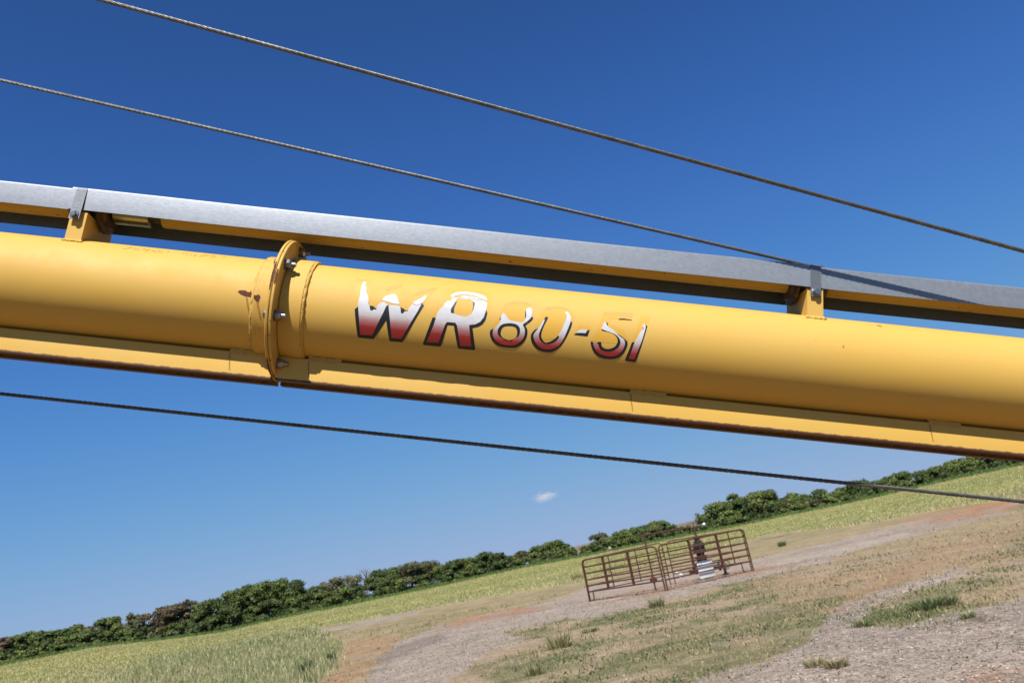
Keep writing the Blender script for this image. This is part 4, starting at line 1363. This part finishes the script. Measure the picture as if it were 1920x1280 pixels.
# bushes at the foot of the trees
bush_rows = [(-12, 30), (18, 30), (42, 34, 'g'), (68, 34), (94, 36), (120, 34, 'g'), (146, 34), (172, 32), (198, 30, 'g'), (224, 28), (252, 30), (284, 30, 'o'), (318, 30), (352, 34), (390, 36), (430, 52, 'd'), (470, 40), (512, 44), (552, 40), (580, 40, 'd'), (612, 38, 'g'), (640, 38), (672, 36), (712, 34, 'd'), (750, 36), (790, 30), (830, 30), (868, 30), (905, 30), (940, 26), (975, 20), (1010, 22), (1040, 22), (1072, 24), (1094, 22),
             (1130, 28), (1165, 30), (1205, 32), (1240, 30), (1268, 20), (1290, 18), (1325, 30), (1362, 36), (1402, 38), (1440, 34), (1478, 24, 'l'), (1500, 22, 'l'), (1530, 22, 'o'), (1565, 24), (1600, 24, 'd'), (1640, 24), (1680, 26), (1720, 28), (1765, 30), (1810, 30), (1860, 30), (1905, 30)]
seen_in_row = {}
for i, b in enumerate(bush_rows):
    px, hh = b[0], b[1]
    k = b[2] if len(b) > 2 else ('d' if i % 3 else 'g')  # most bushes get the dark tint: shade under the crowns put into the colour
    hh *= 0.95
    ye = float(np.interp(px, [e[0] for e in EDGE], [e[1] for e in EDGE]))
    word = {'g': 'green', 'd': 'dark green', 'l': 'bright green', 'o': 'olive brown'}[k]
    where = ('under the small trees at the left end' if px < 300 else 'below the tall left clump' if px < 600 else 'below the middle treeline' if px < 960 else 'below the hill' if px < 1110 else 'behind the pen' if px < 1300 else 'below the big clump right of the pen' if px < 1460 else 'along the right treeline')
    seen_in_row[where] = seen_in_row.get(where, 0) + 1
    tree('bush', px, ye - hh, 36, k, f'{word} bush {where}, {ordn[seen_in_row[where] - 1]} from the left there', cat='bush', dist=DT + 1.5 + 1.2 * random.random(), bushy=True)

# the same wood goes on outside the picture on both sides
for sgn, (a0, a1) in ((-1, (-1.05, -0.60)), (1, (0.60, 1.05))):
    cen, rad = [], []
    for k in range(60):
        a = random.uniform(a0, a1)
        dd = DT + random.uniform(3, 12)
        x, y = dd * sin(a), dd * cos(a)
        cen.append((x, y, float(zg([x], [y])[0]) + random.uniform(1.5, 5.0)))
        rad.append(random.uniform(1.5, 2.6))
    V, Fq, tt = leaf_cloud(cen, rad, 26000, 0.45, TINTS['g'], inner=0.4)
    tag(np_mesh('woodland', V, Fq, M_leaf, attrs={'tint': tt}), kind='stuff')

# far low hills
def hill(px_pts, dist, thick, mat):
    V, Fq = [], []
    pts = []
    for x, y in px_pts:
        p = at_dist(x, y, dist)
        pts.append(p)
    n = len(pts)
    for j, (dd, k) in enumerate(((-thick, 0.0), (-thick * .6, 0.45), (-thick * .25, 0.85), (0, 1.0), (thick * .8, 0.6), (thick * 2, 0))):
        for p in pts:
            f = 1 + dd / dist
            V.append((p.x * f, p.y * f, -6 + (p.z + 6) * k + (0.6 * random.random() if 0 < k < 1 else 0)))
    for j in range(5):
        for i in range(n - 1):
            a = j * n + i
            Fq.append((a, a + 1, a + n + 1, a + n))
    o = np_mesh('hill', V, Fq, mat, smooth=True)
    tag(o, kind='structure')
M_hill = plain('dry_hillside', (0.27, 0.20, 0.15), 0.95, (0.16, 0.14, 0.09), 0.03)
hp = [(900, 1085), (1000, 1052), (1040, 1036), (1062, 1029), (1080, 1023), (1098, 1019), (1120, 1012), (1160, 1004), (1200, 997), (1240, 990), (1262, 984), (1290, 978), (1306, 974), (1340, 966), (1400, 955), (1460, 944), (1530, 929), (1560, 921), (1590, 915), (1640, 908), (1720, 900), (1900, 870), (2100, 840)]
hp2 = []
for (x0, y0), (x1, y1) in zip(hp, hp[1:]):
    for k in range(4):
        hp2.append((x0 + (x1 - x0) * k / 4, y0 + (y1 - y0) * k / 4 + random.uniform(-.5, .5)))
hill(hp2, 640, 120, M_hill)

# pale boulder by the far trees
p = at_dist(1144, 1031, DT - 2)
z0 = float(zg([p.x], [p.y])[0])
M_rock = plain('pale_rock', (0.42, 0.34, 0.25), 0.95, (0.30, 0.24, 0.17), 4, bump=0.4)
bm = bmesh.new()
bmesh.ops.create_icosphere(bm, subdivisions=3, radius=0.36)
for v in bm.verts:
    v.co *= 1 + 0.16 * sin(v.co.x * 9 + 1) * cos(v.co.y * 8) + 0.06 * random.random()
o = obj('boulder', bm, M_rock, None, smooth=True)
o.location = (p.x, p.y, z0 + 0.25)
tag(o, 'small pale rounded boulder at the foot of the trees behind the pen', 'boulder')

# ------------------------------------------------------------------ pen of tube panels round the wellhead
def gp(px, py):
    p = ground_at(px, py)
    return Vector((p.x, p.y, float(zg([p.x], [p.y])[0])))
PL, PM, PR = gp(1104, 1127), gp(1250, 1107), gp(1415, 1069)
PB = PM + Vector((0.45, 1.7, 0.0))
PB.z = float(zg([PB.x], [PB.y])[0]) + 0.10

def panel(A, B, H, label, rails, ups, thick_ups, mat, legs, tr=0.028):
    ax = B - A
    ln = hypot(ax.x, ax.y)
    rz = atan2(ax.y, ax.x)
    slope = (B.z - A.z) / ln
    root = empty('livestock_panel', A, rz)
    tag(root, label, 'fence panel', 'panels of the pen round the wellhead')
    e = 0.05
    P = lambda s_, z: Vector((s_, 0, z + slope * s_))
    r_ = 0.16
    # outer hoop: post, rounded corner, top rail, corner, post
    hoop = [P(e, 0.0), P(e, H * .5), P(e, H - r_)]
    hoop += [P(e + r_ - r_ * cos(q), H - r_ + r_ * sin(q)) for q in np.linspace(0.3, pi / 2, 5)]
    hoop += [P(ln / 2, H)]
    hoop += [P(ln - e - r_ + r_ * sin(q), H - r_ + r_ * cos(q)) for q in np.linspace(0, pi / 2 - 0.3, 5)]
    hoop += [P(ln - e, H - r_), P(ln - e, H * .5), P(ln - e, 0.0)]
    bm = bmesh.new()
    add_tube(bm, hoop, tr, 8)
    obj('hoop_frame', bm, mat, root, angle=50)
    for z in rails:
        bm = bmesh.new()
        add_tube(bm, [P(e + .01, z), P(ln / 2, z - 0.004), P(ln - e - .01, z)], tr * 0.92, 8)
        obj('rail', bm, mat, root, angle=50)
    for f in ups:
        bm = bmesh.new()
        s_ = ln * f
        w2 = 0.042 if thick_ups else 0.014
        pts = [P(s_, rails[-1] - 0.03), P(s_, H - 0.01)]
        a, b = pts
        add_box(bm, (s_ - w2, -0.030, a.z), (s_ + w2, -0.0225, b.z))
        add_box(bm, (s_ - w2, 0.0225, a.z), (s_ + w2, 0.030, b.z))
        obj('upright', bm, mat, root)
    for s_, sg in legs:
        bm = bmesh.new()
        x0 = s_
        pts = [P(x0, rails[-1]), P(x0, 0.14)] + [P(x0 - sg * 0.07 * (1 - cos(q)), 0.10 - 0.06 * sin(q)) for q in (0.6, 1.2, 1.8, 2.4)] 
        add_tube(bm, pts, tr * 0.85, 7)
        obj('foot_loop', bm, mat, root, angle=50)
    for z in (rails[0] + 0.03, rails[-2]):
        for s_ in (e, ln - e):
            bm = bmesh.new()
            c = P(s_, z)
            add_lathe(bm, c - Vector((0, 0, 0.03)), (0, 0, 1), [(0, 0.024), (0.0, 0.032), (0.05, 0.032), (0.05, 0.024)], 10)
            obj('hinge_collar', bm, mat, root)
    return root
RAILS2 = [1.27, 1.03, 0.80, 0.58, 0.36]
RAILS = [1.27, 1.03, 0.80, 0.58, 0.36]
panel(PL, PM, 1.53, 'rusty red tube panel on the left front of the pen', RAILS, (0.30, 0.63), True, M_red_steel, [(0.32, 1), ])
panel(PM, PR, 1.53, 'rusty red tube panel on the right front of the pen', RAILS, (0.345, 0.66), True, M_red_steel, [(3.5, -1)])
panel(PL + Vector((0.03, 0.10, 0)), PB, 1.53, 'rear left rusty tube panel seen through the front one', RAILS2, (0.33, 0.66), False, M_red_dark, [], 0.020)
panel(PB + Vector((0.08, 0.02, 0)), PR + Vector((-0.03, 0.10, 0)), 1.53, 'rear right rusty tube panel seen behind the wellhead', RAILS2, (0.42, 0.8), False, M_red_dark, [], 0.020)

# wellhead inside the pen
wp = gp(1329, 1085) + Vector((0.10, 1.1, 0))
wp.z = float(zg([wp.x], [wp.y])[0])
well = empty('wellhead', wp)
tag(well, 'black iron oil wellhead stack standing inside the rusty pen', 'wellhead')
def lat(name, prof, mat=M_iron, o=(0, 0, 0), ax=(0, 0, 1), seg=16, par=None, WR=1.65):
    bm = bmesh.new()
    add_lathe(bm, o, ax, [(a_, q_ * WR) for a_, q_ in prof], seg)
    return obj(name, bm, mat, par or well, angle=35)
lat('casing_head', [(0, 0.13), (0.25, 0.13), (0.25, 0.20), (0.33, 0.20), (0.34, 0.14), (0.52, 0.14), (0.53, 0.19), (0.60, 0.19), (0.61, 0.13)])
lat('tubing_head', [(0.61, 0.12), (0.78, 0.12), (0.79, 0.16), (0.85, 0.16), (0.86, 0.09), (1.0, 0.10)])
lat('valve_body', [(1.0, 0.08), (1.02, 0.15), (1.10, 0.15), (1.12, 0.10), (1.16, 0.14), (1.26, 0.15), (1.33, 0.11), (1.35, 0.07)])
lat('valve_body', [(-0.22, 0.05), (-0.2, 0.09), (-0.15, 0.09), (-0.14, 0.06), (0.14, 0.06), (0.15, 0.09), (0.2, 0.09), (0.22, 0.05)], o=(0, 0, 1.2), ax=(1, 0, 0))
lat('stuffing_box', [(1.35, 0.06), (1.36, 0.10), (1.42, 0.10), (1.43, 0.06), (1.52, 0.065), (1.53, 0.09), (1.57, 0.09), (1.58, 0.05)])
lat('riser_pipe', [(1.58, 0.036), (2.02, 0.034)], M_red_dark, WR=1.0)
def wheel(c, ax, r, par, t_=0.014):
    bm = bmesh.new()
    o = Vector(c)
    add_lathe(bm, o, ax, [(t_ * cos(q), r + t_ * sin(q)) for q in np.linspace(0, 2 * pi, 8, endpoint=False)], 24, closed=True)
    d, x_, y_ = frame_of(Vector((0, 0, 0)), Vector(ax))
    for k in range(4):
        a = k * pi / 2 + 0.4
        add_tube(bm, [o, o + (r - .002) * (cos(a) * x_ + sin(a) * y_)], t_ * .7, 6)
    add_tube(bm, [o - d * 0.16, o + d * 0.03], 0.018, 8)
    return obj('handwheel', bm, M_iron, par, angle=40)
wheel((-0.28, -0.05, 1.12), (-1, -0.4, 0), 0.15, well)
lat('wing_valve', [(0, 0.05), (0.18, 0.05), (0.19, 0.10), (0.27, 0.10), (0.28, 0.06), (0.5, 0.055), (0.51, 0.1), (0.56, 0.1), (0.57, 0.04), (0.72, 0.04)], o=(0.1, 0.15, 0.34), ax=(1, 0.05, 0.0))
wheel((0.86, 0.05, 0.36), (0.35, -1, 0), 0.17, well)
lat('wing_valve', [(0, 0.05), (0.2, 0.05), (0.21, 0.10), (0.28, 0.10), (0.3, 0.05), (0.5, 0.05)], M_red_dark, o=(-0.1, -0.05, 0.40), ax=(-1, -0.2, -0.1))
# white fittings on top
lat('pressure_gauge', [(2.02, 0.03), (2.10, 0.03), (2.11, 0.065), (2.15, 0.065), (2.16, 0.03)], M_tan_steel, WR=1.0)
bm = bmesh.new()
add_tube(bm, [Vector((-0.16, 0, 1.98)), Vector((0.16, 0, 1.98)), Vector((0.36, -0.02, 1.99))], 0.018, 8)
arm = obj('sample_arm', bm, M_tan_steel, well, angle=40)
bm = bmesh.new()
add_lathe(bm, (0.40, -0.02, 1.93), (0, 0, 1), [(0, 0.02), (0.01, 0.05), (0.05, 0.065), (0.10, 0.05), (0.115, 0.02)], 14)
obj('white_cap', bm, M_white, arm, smooth=True)
# flow line to the left on its own post
fl = empty('flow_line', wp)
tag(fl, 'rusty overhead pipe running left from the wellhead to a thin post', 'pipe')
pe = gp(1230, 1108)
pe = pe + Vector((0.1, 0.9, 0)) - wp
H1 = 1.98
bm = bmesh.new()
add_tube(bm, [Vector((-0.16, 0, H1)), Vector((pe.x - 0.12, pe.y, H1 + 0.02))], 0.034, 9)
obj('pipe', bm, M_red_dark, fl, angle=40)
bm = bmesh.new()
add_tube(bm, [Vector((pe.x, pe.y, 0)), Vector((pe.x, pe.y, H1))], 0.030, 8)
pst = obj('post', bm, M_red_dark, fl, angle=40)
bm = bmesh.new()
add_lathe(bm, (pe.x, pe.y, 0.30), (0, 0, 1), [(0, 0.04), (0.02, 0.09), (0.10, 0.10), (0.17, 0.09), (0.19, 0.04)], 12)
add_lathe(bm, (pe.x - .13, pe.y, 0.39), (1, 0, 0), [(0, 0.05), (0.02, 0.065), (0.24, 0.065), (0.26, 0.05)], 10)
obj('valve', bm, M_red_steel, fl, angle=35)
# white sign hung low on the inside of the right front panel
axp = (PR - PM).normalized()
bp = PM + (PR - PM) * 0.475 + Vector((-axp.y, axp.x, 0)) * 0.062
box = empty('white_sign', bp, atan2(axp.y, axp.x))
tag(box, 'white rectangular sign hung low behind the rails of the right front panel', 'sign')
bm = bmesh.new()
add_box(bm, (-0.34, -0.010, 0.13), (0.34, 0.012, 0.72), 0.004)
bb = obj('board', bm, M_white, box, angle=40)
bm = bmesh.new()
add_box(bm, (-0.17, -0.0125, 0.625), (-0.13, -0.0103, 0.68))
obj('printed_mark', bm, M_white_dark, bb)
bm = bmesh.new()
add_box(bm, (-0.09, -0.0125, 0.645), (0.19, -0.0103, 0.658))
obj('printed_line', bm, plain('grey_print', (0.35, 0.36, 0.38), 0.5), bb)
for x_ in (-0.25, 0.25):
    bm = bmesh.new()
    add_tube(bm, [Vector((x_, -0.012, 0.66)), Vector((x_, -0.03, 0.60)), Vector((x_, -0.062, 0.612)), Vector((x_, -0.092, 0.58))], 0.006, 6)
    obj('wire_tie', bm, M_iron, box)
# small white fitting lying left of the wellhead and the dark lump on the right
fp = gp(1281, 1083) + Vector((0, 0.8, 0))
fp.z = float(zg([fp.x], [fp.y])[0])
bm = bmesh.new()
add_tube(bm, [Vector((-0.12, 0, 0.24)), Vector((0.1, 0.02, 0.12))], [0.045, 0.045], 10)
add_tube(bm, [Vector((-0.14, 0, 0.25)), Vector((-0.11, 0, 0.235))], [0.06, 0.06], 10)
add_tube(bm, [Vector((0.0, 0.01, 0.17)), Vector((0.0, 0.01, 0.0))], [0.02, 0.02], 8)
o = obj('pipe_fitting', bm, M_white, None, angle=40)
o.location = fp
tag(o, 'small white pipe fitting low on the ground left of the wellhead', 'pipe fitting')
lp = gp(1357, 1078) + Vector((0.15, 0.3, 0))
lp.z = float(zg([lp.x], [lp.y])[0])
bm = bmesh.new()
add_lathe(bm, (0, 0, 0), (0, 0, 1), [(0, 0.12), (0.05, 0.13), (0.07, 0.06), (0.2, 0.05), (0.22, 0.08), (0.26, 0.07), (0.28, 0.02)], 12)
o = obj('valve_stub', bm, M_iron, None, angle=40)
o.location = lp
tag(o, 'short black valve stub on the ground right of the white box', 'valve')

# ------------------------------------------------------------------ small cloud
cp = at_dist(1021, 931, 1900) 
cm = NT('cloud_vapour')
cm.t.nodes.remove(cm.b)
pv = cm.n('ShaderNodeVolumePrincipled')
pv.inputs['Color'].default_value = (1, 0.90, 0.90, 1)
pv.inputs['Anisotropy'].default_value = 0.0
cc = cm.coord()
nz = cm.noise(2.6, 5, 0.6, cc)
ln_ = cm.n('ShaderNodeVectorMath', operation='LENGTH')
cm.l(cc, ln_.inputs[0])
den = cm.math('SUBTRACT', cm.math('ADD', cm.math('SUBTRACT', 1.0, ln_.outputs['Value']), cm.math('MULTIPLY', cm.math('SUBTRACT', nz, 0.5), 1.9)), 0.26)
den = cm.math('MULTIPLY', cm.math('MAXIMUM', den, 0.0), 0.042)
cm.l(den, pv.inputs['Density'])
cm.l(pv.outputs[0], cm.out.inputs['Volume'])
bm = bmesh.new()
bmesh.ops.create_icosphere(bm, subdivisions=3, radius=1.0)
o = obj('cloud', bm, cm.mat)
o.location = cp
o.scale = (40, 32, 16)
tag(o, kind='structure')
o['label'] = 'single small white cloud low in the blue sky'
